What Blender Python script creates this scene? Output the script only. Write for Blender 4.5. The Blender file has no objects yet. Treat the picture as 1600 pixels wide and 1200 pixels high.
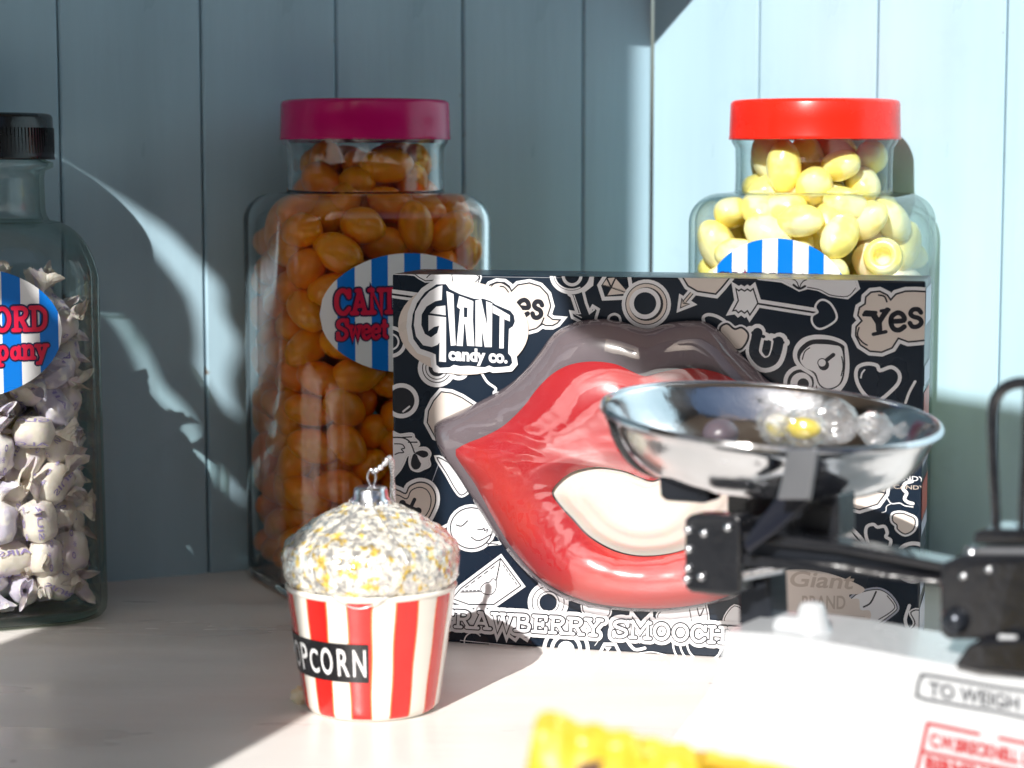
import bpy, bmesh, math, random
import numpy as np
from mathutils import Vector, Matrix, noise
from mathutils.geometry import tessellate_polygon
R = math.radians
PI = math.pi
random.seed(7)
S = bpy.context.scene
COL = S.collection

# ------------------------------------------------------------------ camera
FPX = 3320.0
PITCH = R(6.02)
CAMZ = 0.25
cam_d = bpy.data.cameras.new('camera')
cam = bpy.data.objects.new('camera', cam_d)
COL.objects.link(cam)
cam_d.sensor_width = 36.0
cam_d.lens = 36.0 * FPX / 1600
cam_d.clip_start = 0.02
cam_d.clip_end = 100
cam.location = (0, 0, CAMZ)
cam.rotation_euler = (PI / 2 - PITCH, 0, 0)
cam_d.dof.use_dof = True
cam_d.dof.focus_distance = 1.09
cam_d.dof.aperture_fstop = 8.5
cam_d.dof.aperture_blades = 0
S.camera = cam

# ------------------------------------------------------------------ sky, sun, exposure
SUN = Vector((0.375, 1.0, -0.71)).normalized()        # the way the light travels
w = bpy.data.worlds.new('World')
S.world = w
w.use_nodes = True
nt = w.node_tree
bg = nt.nodes['Background']
sky = nt.nodes.new('ShaderNodeTexSky')
sky.sky_type = 'NISHITA'
sky.sun_disc = False
sky.sun_elevation = math.asin(-SUN.z)
sky.sun_rotation = math.atan2(-SUN.x, -SUN.y)
sky.air_density = 1.0
sky.dust_density = 2.5
nt.links.new(sky.outputs[0], bg.inputs[0])
bg.inputs[1].default_value = 0.068
sd = bpy.data.lights.new('sun', 'SUN')
sd.energy = 5.0
sd.angle = R(0.5)
sd.color = (1.0, 0.97, 0.93)
so = bpy.data.objects.new('sun', sd)
COL.objects.link(so)
so.rotation_euler = SUN.to_track_quat('-Z', 'Y').to_euler()
so.location = (-1, -2, 2)
S.view_settings.view_transform = 'Standard'
S.view_settings.look = 'None'
S.view_settings.exposure = 0.38
S.view_settings.gamma = 1.0
S.render.engine = 'CYCLES'
S.cycles.max_bounces = 10
S.cycles.transparent_max_bounces = 40
S.cycles.transmission_bounces = 10
S.cycles.glossy_bounces = 6
S.cycles.diffuse_bounces = 5
S.cycles.use_denoising = True
S.cycles.sample_clamp_indirect = 6
S.cycles.blur_glossy = 0.3

# ------------------------------------------------------------------ rays through the lens, used to measure places
FW = Vector((0, math.cos(PITCH), -math.sin(PITCH)))
UP = Vector((0, math.sin(PITCH), math.cos(PITCH)))
C0 = Vector((0, 0, CAMZ))
def ray(px, py):
    return FW + Vector((1, 0, 0)) * ((px - 800) / FPX) + UP * ((600 - py) / FPX)
def at(px, py, Y):
    d = ray(px, py)
    return C0 + d * (Y / d.y)
def ground(px, py, z=0.0):
    d = ray(px, py)
    return C0 + d * ((z - CAMZ) / d.z)
def onplane(px, py, P0, n):
    d = ray(px, py)
    return C0 + d * ((P0 - C0).dot(n) / d.dot(n))

# ------------------------------------------------------------------ object helpers
MX = {}
def tag(o, label=None, cat=None, group=None, kind=None):
    if label: o['label'] = label
    if cat: o['category'] = cat
    if group: o['group'] = group
    if kind: o['kind'] = kind
    return o
def thing(name, label, cat, loc=(0, 0, 0), rotz=0.0, group=None, rot=None):
    o = bpy.data.objects.new(name, None)
    o.empty_display_size = 0.02
    COL.objects.link(o)
    o.location = loc
    e = rot if rot else (0, 0, rotz)
    o.rotation_euler = e
    from mathutils import Euler
    MX[o.name] = Matrix.Translation(Vector(loc)) @ Euler(e).to_matrix().to_4x4()
    return tag(o, label, cat, group)
class MB:
    """collects faces with a material index"""
    def __init__(s):
        s.v = []; s.f = []; s.m = []; s.sm = []
    def add(s, vs, fs, m=0, smooth=False):
        b = len(s.v)
        s.v += [tuple(p) for p in vs]
        for f in fs:
            s.f.append([b + i for i in f]); s.m.append(m); s.sm.append(smooth)
    def build(s, name, mats, parent=None, world=False, merge=0.0, bevel=0.0, bseg=2, sub=0):
        me = bpy.data.meshes.new(name)
        vs = s.v
        if world and parent is not None:
            inv = MX[parent.name].inverted()
            vs = [tuple(inv @ Vector(p)) for p in vs]
        me.from_pydata(vs, [], s.f)
        if not isinstance(mats, (list, tuple)): mats = [mats]
        for m in mats: me.materials.append(m)
        for p, mi, sm in zip(me.polygons, s.m, s.sm):
            p.material_index = mi; p.use_smooth = sm
        if merge or bevel:
            bm = bmesh.new(); bm.from_mesh(me)
            if merge: bmesh.ops.remove_doubles(bm, verts=bm.verts, dist=merge)
            bmesh.ops.recalc_face_normals(bm, faces=bm.faces)
            if bevel:
                es = [e for e in bm.edges if len(e.link_faces) == 2 and e.calc_face_angle(0) > 0.5]
                bmesh.ops.bevel(bm, geom=es, offset=bevel, segments=bseg, profile=0.6, affect='EDGES', clamp_overlap=True)
                for f in bm.faces: f.smooth = True
            bm.to_mesh(me); bm.free()
        o = bpy.data.objects.new(name, me)
        COL.objects.link(o)
        if parent is not None: o.parent = parent
        if sub:
            md = o.modifiers.new('sub', 'SUBSURF'); md.levels = sub; md.render_levels = sub
        if bevel:
            md = o.modifiers.new('wn', 'WEIGHTED_NORMAL'); md.keep_sharp = False
        return o
def box(mb, c, s, m=0, rot=None):
    x, y, z = s[0] / 2, s[1] / 2, s[2] / 2
    vs = [Vector((a * x, b * y, d * z)) for a in (-1, 1) for b in (-1, 1) for d in (-1, 1)]
    if rot is not None: vs = [rot @ v for v in vs]
    vs = [v + Vector(c) for v in vs]
    mb.add(vs, [(0, 1, 3, 2), (4, 6, 7, 5), (0, 4, 5, 1), (2, 3, 7, 6), (0, 2, 6, 4), (1, 5, 7, 3)], m)
def prism(mb, pts, ext, m=0):
    n = len(pts); ext = Vector(ext)
    a = [Vector(p) for p in pts]; b = [p + ext for p in a]
    tri = tessellate_polygon([a])
    mb.add(a + b, [tuple(t) for t in tri] + [tuple(i + n for i in t[::-1]) for t in tri] +
           [(i, (i + 1) % n, (i + 1) % n + n, i + n) for i in range(n)], m)
def lathe(mb, prof, seg=48, m=0, c=(0, 0, 0), smooth=True, cap=False, mfun=None):
    c = Vector(c); vs = []
    for r, z in prof:
        for i in range(seg):
            a = 2 * PI * i / seg
            vs.append(c + Vector((r * math.cos(a), r * math.sin(a), z)))
    fs = []; b = len(mb.v)
    for j in range(len(prof) - 1):
        for i in range(seg):
            k = (i + 1) % seg
            fs.append((j * seg + i, j * seg + k, (j + 1) * seg + k, (j + 1) * seg + i))
    mb.add(vs, fs, m, smooth)
    if cap:
        mb.add(vs[:seg], [tuple(range(seg - 1, -1, -1))], m, False)
        mb.add(vs[-seg:], [tuple(range(seg))], m, False)
def tube(mb, pts, r, seg=10, m=0, cap=True, rf=None):
    pts = [Vector(p) for p in pts]; n = len(pts); rings = []
    up = Vector((0.13, 0.2, 1)).normalized()
    prevn = None
    for i, p in enumerate(pts):
        t = (pts[min(i + 1, n - 1)] - pts[max(i - 1, 0)]).normalized()
        if prevn is None:
            nn = t.cross(up)
            if nn.length < 0.1: nn = t.cross(Vector((1, 0, 0)))
        else:
            nn = prevn - t * prevn.dot(t)
        nn.normalize(); prevn = nn; bb = t.cross(nn)
        rr = r if rf is None else r * rf(i / (n - 1))
        rings.append([p + (nn * math.cos(2 * PI * k / seg) + bb * math.sin(2 * PI * k / seg)) * rr for k in range(seg)])
    vs = [v for rg in rings for v in rg]
    fs = [(j * seg + i, j * seg + (i + 1) % seg, (j + 1) * seg + (i + 1) % seg, (j + 1) * seg + i)
          for j in range(n - 1) for i in range(seg)]
    mb.add(vs, fs, m, True)
    if cap:
        mb.add(rings[0], [tuple(range(seg - 1, -1, -1))], m, True)
        mb.add(rings[-1], [tuple(range(seg))], m, True)
def catmull(pts, k=6, closed=False):
    P = [Vector(p) for p in pts]; n = len(P); out = []
    rng = range(n) if closed else range(n - 1)
    for i in rng:
        if closed: a, b, c, d = P[i - 1], P[i], P[(i + 1) % n], P[(i + 2) % n]
        else: a, b, c, d = P[max(i - 1, 0)], P[i], P[i + 1], P[min(i + 2, n - 1)]
        for j in range(k):
            t = j / k
            out.append(0.5 * ((2 * b) + (c - a) * t + (2 * a - 5 * b + 4 * c - d) * t * t + (3 * b - a - 3 * c + d) * t ** 3))
    if not closed: out.append(P[-1])
    return out

# ------------------------------------------------------------------ materials
def N(t, ty, **kw):
    n = t.nodes.new(ty)
    for k, v in kw.items(): setattr(n, k, v)
    return n
def mat(name, col, rough=0.5, metal=0.0, var=0.06, scale=40.0, bump=0.0, bscale=None, sss=0.0, sssr=(1, .5, .2),
        coat=0.0, spec=0.5, rvar=0.1, stretch=(1, 1, 1), sheen=0.0, col2=None, c2lo=0.45, c2hi=0.6, c2scale=30.0, detail=4, trans=0.0):
    m = bpy.data.materials.new(name); m.use_nodes = True
    t = m.node_tree; p = t.nodes['Principled BSDF']; L = t.links.new
    tc = N(t, 'ShaderNodeTexCoord'); mp = N(t, 'ShaderNodeMapping'); mp.inputs['Scale'].default_value = stretch
    L(tc.outputs['Object'], mp.inputs[0])
    nz = N(t, 'ShaderNodeTexNoise'); nz.inputs['Scale'].default_value = scale; nz.inputs['Detail'].default_value = detail
    L(mp.outputs[0], nz.inputs['Vector'])
    mr = N(t, 'ShaderNodeMapRange'); L(nz.outputs[0], mr.inputs[0])
    mr.inputs[1].default_value = 0.25; mr.inputs[2].default_value = 0.75
    mr.inputs[3].default_value = 1 - var; mr.inputs[4].default_value = 1 + var
    mx = N(t, 'ShaderNodeMix', data_type='RGBA', blend_type='MULTIPLY'); mx.inputs[0].default_value = 1
    mx.inputs[6].default_value = (*col, 1)
    if col2:
        n2 = N(t, 'ShaderNodeTexNoise'); n2.inputs['Scale'].default_value = c2scale; n2.inputs['Detail'].default_value = 3
        L(mp.outputs[0], n2.inputs['Vector'])
        r2 = N(t, 'ShaderNodeMapRange', interpolation_type='SMOOTHSTEP'); L(n2.outputs[0], r2.inputs[0])
        r2.inputs[1].default_value = c2lo; r2.inputs[2].default_value = c2hi
        m2 = N(t, 'ShaderNodeMix', data_type='RGBA'); L(r2.outputs[0], m2.inputs[0])
        m2.inputs[6].default_value = (*col, 1); m2.inputs[7].default_value = (*col2, 1)
        L(m2.outputs[2], mx.inputs[6])
    L(mr.outputs[0], mx.inputs[7])
    L(mx.outputs[2], p.inputs['Base Color'])
    r3 = N(t, 'ShaderNodeMapRange'); L(nz.outputs[0], r3.inputs[0])
    r3.inputs[1].default_value = 0.3; r3.inputs[2].default_value = 0.7
    r3.inputs[3].default_value = max(0.01, rough * (1 - rvar)); r3.inputs[4].default_value = min(1, rough * (1 + rvar * 2))
    L(r3.outputs[0], p.inputs['Roughness'])
    p.inputs['Metallic'].default_value = metal
    p.inputs['Specular IOR Level'].default_value = spec
    p.inputs['Coat Weight'].default_value = coat; p.inputs['Coat Roughness'].default_value = 0.05
    if trans: p.inputs['Transmission Weight'].default_value = trans
    if sss:
        p.inputs['Subsurface Weight'].default_value = sss
        p.inputs['Subsurface Radius'].default_value = sssr
        p.inputs['Subsurface Scale'].default_value = 0.006
    if bump:
        b = N(t, 'ShaderNodeBump'); b.inputs['Distance'].default_value = bump; b.inputs['Strength'].default_value = 1
        n3 = N(t, 'ShaderNodeTexNoise'); n3.inputs['Scale'].default_value = bscale or scale * 3; n3.inputs['Detail'].default_value = 5
        L(mp.outputs[0], n3.inputs['Vector']); L(n3.outputs[0], b.inputs['Height']); L(b.outputs[0], p.inputs['Normal'])
    return m
def clear(name, face=(.97, .98, .98), edge=(.45, .55, .52), rough=0.02, base=0.04, power=3.0, bump=0.0, bscale=60, tintv=0.0, gmul=1.0, haze=0.0, rough2=0.0):
    """thin clear sheet: tinted see-through that thickens towards grazing view, plus its mirror reflection"""
    m = bpy.data.materials.new(name); m.use_nodes = True
    t = m.node_tree; t.nodes.clear(); L = t.links.new
    out = N(t, 'ShaderNodeOutputMaterial'); mix = N(t, 'ShaderNodeMixShader')
    tr = N(t, 'ShaderNodeBsdfTransparent'); gl = N(t, 'ShaderNodeBsdfGlossy'); gl.inputs['Roughness'].default_value = rough
    lw = N(t, 'ShaderNodeLayerWeight'); lw.inputs[0].default_value = 0.5
    pw = N(t, 'ShaderNodeMath', operation='POWER'); L(lw.outputs['Facing'], pw.inputs[0]); pw.inputs[1].default_value = 5
    ma = N(t, 'ShaderNodeMath', operation='MULTIPLY_ADD'); L(pw.outputs[0], ma.inputs[0]); ma.inputs[1].default_value = (1 - base) * gmul; ma.inputs[2].default_value = base
    L(ma.outputs[0], mix.inputs[0])
    p2 = N(t, 'ShaderNodeMath', operation='POWER'); L(lw.outputs['Facing'], p2.inputs[0]); p2.inputs[1].default_value = power
    cm = N(t, 'ShaderNodeMix', data_type='RGBA'); L(p2.outputs[0], cm.inputs[0])
    cm.inputs[6].default_value = (*face, 1); cm.inputs[7].default_value = (*edge, 1)
    L(cm.outputs[2], tr.inputs[0]); L(gl.outputs[0], mix.inputs[2]); L(mix.outputs[0], out.inputs[0])
    base_s = tr.outputs[0]
    if haze:
        df = N(t, 'ShaderNodeBsdfDiffuse'); df.inputs[0].default_value = (.85, .85, .87, 1)
        g2 = N(t, 'ShaderNodeBsdfGlossy'); g2.inputs['Roughness'].default_value = rough2 or .3
        m0 = N(t, 'ShaderNodeMixShader'); m0.inputs[0].default_value = haze; L(tr.outputs[0], m0.inputs[1]); L(df.outputs[0], m0.inputs[2])
        m1 = N(t, 'ShaderNodeMixShader'); m1.inputs[0].default_value = haze * .8; L(m0.outputs[0], m1.inputs[1]); L(g2.outputs[0], m1.inputs[2])
        base_s = m1.outputs[0]
    L(base_s, mix.inputs[1])
    if bump:
        tc = N(t, 'ShaderNodeTexCoord'); nz = N(t, 'ShaderNodeTexNoise'); nz.inputs['Scale'].default_value = bscale
        L(tc.outputs['Object'], nz.inputs['Vector'])
        b = N(t, 'ShaderNodeBump'); b.inputs['Distance'].default_value = bump; L(nz.outputs[0], b.inputs['Height'])
        L(b.outputs[0], gl.inputs['Normal']); L(b.outputs[0], lw.inputs['Normal'])
    return m

M_wall = mat('blue painted boards', (.385, .555, .645), 0.30, var=.09, scale=26, bump=.0005, bscale=70, stretch=(1, 1, .12), col2=(.36, .50, .58), c2scale=6, rvar=.25)
M_gap = mat('dark gap', (.13, .18, .20), .8)
M_white = mat('white paint', (.8, .8, .78), .4, bump=.0002)
M_frame = mat('dark green frame paint', (.03, .05, .045), .4, bump=.0002)
M_ceil = mat('dark side boards', (.07, .06, .055), .6)
M_ceil2 = mat('warm wooden ceiling', (.50, .38, .28), .6, var=.1)
M_blackp = mat('black lid plastic', (.008, .008, .009), .22, bump=.00015, bscale=300, rvar=.4)
M_magenta = mat('magenta lid plastic', (.50, .0, .12), .22, bump=.0001, bscale=60)
M_redlid = mat('red lid plastic', (.85, .02, .008), .25, bump=.0001, bscale=60, sss=.1)
M_glass = clear('jar glass', edge=(.35, .47, .45), face=(.965, .985, .98))
M_glassg = clear('old jar glass', edge=(.48, .60, .46), face=(.98, .99, .98), bump=.0006, bscale=30)
M_glassin = clear('jar glass inside face', edge=(.6, .7, .68), face=(.985, .99, .99), base=.02)
M_blue = mat('label blue ink', (.0, .17, .62), .3, var=.02)
M_paper = mat('label white paper', (.80, .80, .80), .3, var=.02)
M_redink = mat('label red ink', (.62, .01, .05), .3, var=.02)
M_navyink = mat('label navy ink', (.02, .02, .08), .3, var=.02)
M_orange = mat('orange boiled sweet', (1.0, .36, .002), .28, var=.12, scale=60, sss=.35, sssr=(1, .35, .03), bump=.0004, bscale=120, col2=(1.0, .30, .002), c2scale=50)
M_orange2 = mat('deep orange boiled sweet', (1.0, .27, .002), .3, var=.12, scale=60, sss=.35, sssr=(1, .3, .03), bump=.0004, bscale=120)
M_yellow = mat('pale yellow sweet', (1.0, .83, .24), .25, var=.06, scale=60, sss=.45, sssr=(1, .8, .3), bump=.0004, bscale=120, col2=(1.0, .90, .52), c2scale=45)
M_cream = mat('cream pink sweet', (.88, .68, .44), .32, var=.06, scale=60, sss=.4, sssr=(1, .6, .4), bump=.0004, bscale=120, col2=(.9, .78, .6), c2scale=40)
M_card = mat('dark blue printed card', (.006, .014, .028), .25, var=.15, scale=15, bump=.00008, bscale=200, coat=.0, spec=.4, rvar=.3)
M_pw = mat('white print', (.80, .80, .82), .3, var=.02)
M_pc = mat('cream print', (.72, .64, .58), .3, var=.03)
M_pk = mat('black print', (.012, .014, .022), .3, var=.02)
M_pg = mat('grey print', (.40, .42, .50), .35, var=.05)
M_pbr = mat('faded gold print', (.50, .42, .36), .35, var=.05)
M_pred = mat('red brown print', (.38, .06, .03), .35, var=.1)
M_back = mat('grey mauve tray', (.17, .14, .155), .5, var=.1, scale=30)
M_lips = mat('red strawberry candy', (.50, .010, .018), .22, var=.07, scale=18, sss=.4, sssr=(1, .12, .1), bump=.0003, bscale=30, col2=(.60, .026, .018), c2scale=14, coat=.3)
M_choc = mat('white candy', (.84, .80, .70), .35, var=.03, scale=30, sss=.3, bump=.0002, bscale=80)
M_film = clear('blister plastic', face=(.93, .92, .93), edge=(.45, .43, .45), rough=.05, base=.10, bump=.0004, bscale=24, power=1.8, haze=.018, rough2=.22)

# ------------------------------------------------------------------ the display space
# counter
mb = MB()
box(mb, (0, 0.95, -0.02), (2.6, 1.5, 0.04))
M_counter = mat('painted counter', (.80, .765, .73), .30, var=.05, scale=8, bump=.00025, bscale=90, stretch=(.35, 1.6, 1), col2=(.76, .72, .68), c2lo=.4, c2hi=.7, c2scale=14, rvar=.5)
def counter_marks(m):
    t = m.node_tree; L = t.links.new; p = t.nodes['Principled BSDF']
    tc = N(t, 'ShaderNodeTexCoord')
    src = p.inputs['Base Color'].links[0].from_socket
    # specks of dirt
    vo = N(t, 'ShaderNodeTexVoronoi'); vo.inputs['Scale'].default_value = 26; vo.inputs['Randomness'].default_value = 1
    L(tc.outputs['Object'], vo.inputs['Vector'])
    lt = N(t, 'ShaderNodeMapRange'); L(vo.outputs['Distance'], lt.inputs[0])
    lt.inputs[1].default_value = .025; lt.inputs[2].default_value = .05; lt.inputs[3].default_value = .75; lt.inputs[4].default_value = 0
    mx = N(t, 'ShaderNodeMix', data_type='RGBA'); L(lt.outputs[0], mx.inputs[0]); L(src, mx.inputs[6]); mx.inputs[7].default_value = (.22, .17, .14, 1)
    # fine pale scuffs running roughly left to right
    mp = N(t, 'ShaderNodeMapping'); mp.inputs['Scale'].default_value = (1.2, 55, 1); mp.inputs['Rotation'].default_value = (0, 0, R(24))
    L(tc.outputs['Object'], mp.inputs[0])
    nz = N(t, 'ShaderNodeTexNoise'); nz.inputs['Scale'].default_value = 3.0; nz.inputs['Detail'].default_value = 6; L(mp.outputs[0], nz.inputs['Vector'])
    r = N(t, 'ShaderNodeMapRange'); L(nz.outputs[0], r.inputs[0]); r.inputs[1].default_value = .60; r.inputs[2].default_value = .72; r.inputs[3].default_value = 0; r.inputs[4].default_value = .28
    m2 = N(t, 'ShaderNodeMix', data_type='RGBA'); L(r.outputs[0], m2.inputs[0]); L(mx.outputs[2], m2.inputs[6]); m2.inputs[7].default_value = (.86, .82, .78, 1)
    L(m2.outputs[2], p.inputs['Base Color'])
counter_marks(M_counter)
mb.build('counter_top', M_counter, bevel=.003)
tag(bpy.data.objects['counter_top'], kind='structure')

def wall_marks(m):
    t = m.node_tree; L = t.links.new; p = t.nodes['Principled BSDF']; src = p.inputs['Base Color'].links[0].from_socket
    tc = N(t, 'ShaderNodeTexCoord'); sx = N(t, 'ShaderNodeSeparateXYZ'); L(tc.outputs['Object'], sx.inputs[0])
    a = N(t, 'ShaderNodeMath', operation='SUBTRACT'); L(sx.outputs[0], a.inputs[0]); a.inputs[1].default_value = .0855 / 2
    b = N(t, 'ShaderNodeMath', operation='ABSOLUTE'); L(a.outputs[0], b.inputs[0])
    r = N(t, 'ShaderNodeMapRange'); L(b.outputs[0], r.inputs[0]); r.inputs[1].default_value = .0395; r.inputs[2].default_value = .0418
    geo = N(t, 'ShaderNodeNewGeometry')
    nz = N(t, 'ShaderNodeTexNoise'); nz.inputs['Scale'].default_value = 70; nz.inputs['Detail'].default_value = 6; L(geo.outputs['Position'], nz.inputs['Vector'])
    r2 = N(t, 'ShaderNodeMapRange'); L(nz.outputs[0], r2.inputs[0]); r2.inputs[1].default_value = .66; r2.inputs[2].default_value = .72
    mu = N(t, 'ShaderNodeMath', operation='MULTIPLY'); L(r.outputs[0], mu.inputs[0]); L(r2.outputs[0], mu.inputs[1])
    mx = N(t, 'ShaderNodeMix', data_type='RGBA'); L(mu.outputs[0], mx.inputs[0]); L(src, mx.inputs[6]); mx.inputs[7].default_value = (.20, .15, .11, 1)
    # faint smears and knocks across the paint
    n3 = N(t, 'ShaderNodeTexNoise'); n3.inputs['Scale'].default_value = 11; n3.inputs['Detail'].default_value = 8; n3.inputs['Roughness'].default_value = .7; L(geo.outputs['Position'], n3.inputs['Vector'])
    r3 = N(t, 'ShaderNodeMapRange'); L(n3.outputs[0], r3.inputs[0]); r3.inputs[1].default_value = .58; r3.inputs[2].default_value = .72; r3.inputs[4].default_value = .35
    m2 = N(t, 'ShaderNodeMix', data_type='RGBA'); L(r3.outputs[0], m2.inputs[0]); L(mx.outputs[2], m2.inputs[6]); m2.inputs[7].default_value = (.30, .44, .52, 1)
    L(m2.outputs[2], p.inputs['Base Color'])
wall_marks(M_wall)
# plank walls, meeting in a corner of about 114 degrees
PW = 0.0855
mL = 0.49; mR = -0.85
B = ground(330, 895)
LD = Vector((1, mL, 0)).normalized(); LN = Vector((mL, -1, 0)).normalized()
CX = (lambda p: p)(onplane(1018, 300, B, LN)); CORNER = Vector((CX.x, CX.y, 0))
RD = Vector((1, mR, 0)).normalized(); RN = Vector((mR, -1, 0)).normalized()
gL = onplane(318, 300, B, LN); s318 = (CORNER - Vector((gL.x, gL.y, 0))).dot(LD)
def plank_mesh(name, wd):
    g = .0005; h = .62; th = .007; c = .0012
    prof = [(g, th), (g, c), (g + c, 0), (wd - g - c, 0), (wd - g, c), (wd - g, th)]
    m = MB()
    n = len(prof)
    vs = [Vector((x, y, 0)) for x, y in prof] + [Vector((x, y, h)) for x, y in prof]
    m.add(vs, [(i, (i + 1) % n, (i + 1) % n + n, i + n) for i in range(n)] + [tuple(range(n - 1, -1, -1)), tuple(range(n, 2 * n))])
    return m
def plank_wall(label, origin, D, Nn, bounds):
    ang = math.atan2(D.y, D.x)
    W = thing('plank_wall', label, 'wall', origin, ang)
    shared = None
    for a, b in bounds:
        if abs((b - a) - PW) < 1e-5 and shared is not None:
            o = bpy.data.objects.new('plank', shared); COL.objects.link(o)
        else:
            o = plank_mesh('plank', b - a).build('plank', M_wall)
            if abs((b - a) - PW) < 1e-5: shared = o.data
        o.parent = W; o.location = (a, random.uniform(-.0003, .0003), 0)
    m = MB(); x0 = min(a for a, b in bounds); x1 = max(b for a, b in bounds)
    box(m, ((x0 + x1) / 2, .0085, .31), (x1 - x0, .010, .618))
    m.build('backing_board', M_gap, W)
    return W
first = -(s318 % PW)
bl = [(first, 0.0)]
x = first
for k in range(13): bl.append((x - PW, x)); x -= PW
plank_wall('shaded pale blue tongue and groove wall behind the pink lidded and black lidded jars', CORNER, LD, LN, bl)
gR = onplane(1185, 100, CORNER, RN); s1 = (Vector((gR.x, gR.y, 0)) - CORNER).dot(RD)
br = [(0.0, s1)]; x = s1
for k in range(9): br.append((x, x + PW)); x += PW
plank_wall('sunlit pale blue tongue and groove wall behind the red lidded jar', CORNER, RD, RN, br)

# shelf over the left wall, just above the picture
hs = .425; dpt = .104
Sh = thing('wall_shelf', 'pale blue shelf board running over the boarded wall above the jars', 'shelf', CORNER + Vector((0, 0, hs)), math.atan2(LD.y, LD.x))
mb = MB(); box(mb, (-.5, -dpt / 2 - .001, .01), (1.06, dpt, .02)); mb.build('shelf_board', M_wall, Sh, bevel=.001)

# shop front between the counter and the street: a wide post, plus unseen panels and a board added to shape the sun
YW = .35
def back(p, Y=YW):            # where the sun ray that lands on p crosses the shop front
    k = (p.y - Y) / SUN.y
    return p - SUN * k
Wf = thing('sun_shaping_frame', 'unseen dark green shop front frame added in front of the counter to shape the sunlight', 'added window frame', (0, YW, 0))
e1 = back(ground(330, 1200)); e2 = back(ground(130, 993))
xr = e1.x; xl = e2.x
def wallback(P): return [((lambda v: (v.x, YW, v.z))(back(onplane(a, b, B, LN)))) for a, b in P]
up_ = wallback([(-40, 170), (60, 234), (120, 270), (200, 318), (260, 358), (325, 425), (338, 435), (346, 455), (345, 480), (352, 500), (368, 525), (371, 545), (361, 570), (356, 592), (360, 620), (372, 652)])  # opening edge traced back from the sun sliver wanted on the wall
arc_ = wallback([(-40, 190), (60, 244), (110, 280), (165, 325), (220, 372), (265, 420), (295, 460), (307, 500), (312, 540), (308, 577), (330, 610), (350, 634), (372, 652)])
sl_u = wallback([(160, 468), (185, 488), (212, 520), (232, 560), (250, 600), (292, 640), (306, 672), (322, 712), (350, 742), (384, 784)])  # slit edges, added to imitate the jar's caustic streak on the wall
sl_l = wallback([(160, 482), (180, 502), (202, 536), (222, 580), (240, 622), (280, 655), (292, 700), (306, 724), (338, 752), (384, 786)])
zlow = back(Vector((-.26, 1.10, .182))).z
def panel(name, pts):
    mb = MB(); prism(mb, pts, (0, -.0015, 0)); mb.build(name, M_frame, Wf, world=True)
xc = max(p[0] for p in up_ + arc_ + sl_u + sl_l) + .003
xl -= .033
panel('frame_post', [(xr, YW, 0), (xr, YW, 1.3), (xc, YW, 1.3), (xc, YW, 0)])
panel('upper_sun_blocker', [(xc, YW, 1.3), (-1.3, YW, 1.3), (-1.3, YW, up_[0][2] + .3)] + up_ + [(xc, YW, up_[-1][2])])  # this panel and the next two are added only to cut the sunlight
panel('middle_sun_blocker', [(-1.3, YW, arc_[0][2] + .24)] + arc_ + [(xc, YW, arc_[-1][2]), (xc, YW, sl_u[-1][2])] + sl_u[::-1] + [(-1.3, YW, sl_u[0][2] + .02)])
panel('lower_sun_blocker', [(-1.3, YW, sl_l[0][2] + .02)] + sl_l + [(xc, YW, sl_l[-1][2]), (xc, YW, 0), (xl, YW, 0), (xl, YW, zlow), (-1.3, YW, zlow)])
print('panels', xl, zlow, sl_l[0], arc_[0], up_[0])
mb = MB(); box(mb, (.5, YW - .01, 1.25), (1.62, .02, .1)); mb.build('frame_header', M_frame, Wf, world=True)
mb = MB(); box(mb, (1.27, YW - .01, .5), (.06, .02, 1.2)); mb.build('frame_jamb', M_frame, Wf, world=True)

# box plane (needed for the added shading board too)
BL = ground(616, 998); BR = ground(1434, 1045)
EX = (BR - BL); BW = EX.length; EX.normalize(); EN = Vector((EX.y, -EX.x, 0)); EZ = Vector((0, 0, 1))
tl = onplane(619, 428, BL, EN); BH = tl.z
def bx(px, py):
    p = onplane(px, py, BL, EN) - BL
    return (p.dot(EX), p.z)
def bxw(px, py): return onplane(px, py, BL, EN)
q = [back(bxw(845, 425)), back(bxw(905, 540)), back(bxw(1060, 640)), back(bxw(1300, 680))]
wl = back(onplane(1460, 632, CORNER, RN)); wl2 = back(onplane(1590, 655, CORNER, RN)); wk = (wl2.z - wl.z) / (wl2.x - wl.x); wtop = wl.z
def wt(x): return wl.z + wk * (x - wl.x)
low = q[3].z
Sg = thing('shading_board', 'unseen plain dark board added ahead of the display to shade part of it', 'board', (0, YW, 0))
mb = MB()
zl_ = back(at(1190, 425, 1.185)).z - .020
prism(mb, [(q[0].x - .004, YW + .01, zl_), (q[1].x, YW + .01, q[1].z), (q[2].x, YW + .01, q[2].z), (q[3].x, YW + .01, min(low, zl_ - .05)), (1.238, YW + .01, wt(1.238) - .06), (1.238, YW + .01, wt(1.238)), (wl.x, YW + .01, min(wt(wl.x), zl_ + .03)), (wl.x - .035, YW + .01, zl_)], (0, .004, 0))  # outline chosen for the shade it throws on the box and right wall
mb.build('board_panel', M_frame, Sg, world=True)
print('sign', q, wtop, low, 'post', xl, xr)

for sx in (-1.3, 1.3):
    mb = MB(); box(mb, (0, 0, .65), (.03, 1.3, 1.3))
    sw = mb.build('bay_side_wall', M_ceil); sw.location = (sx, .98, 0)
    tag(sw, 'dark side wall closing the display bay on the ' + ('left' if sx < 0 else 'right'), 'wall')
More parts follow.
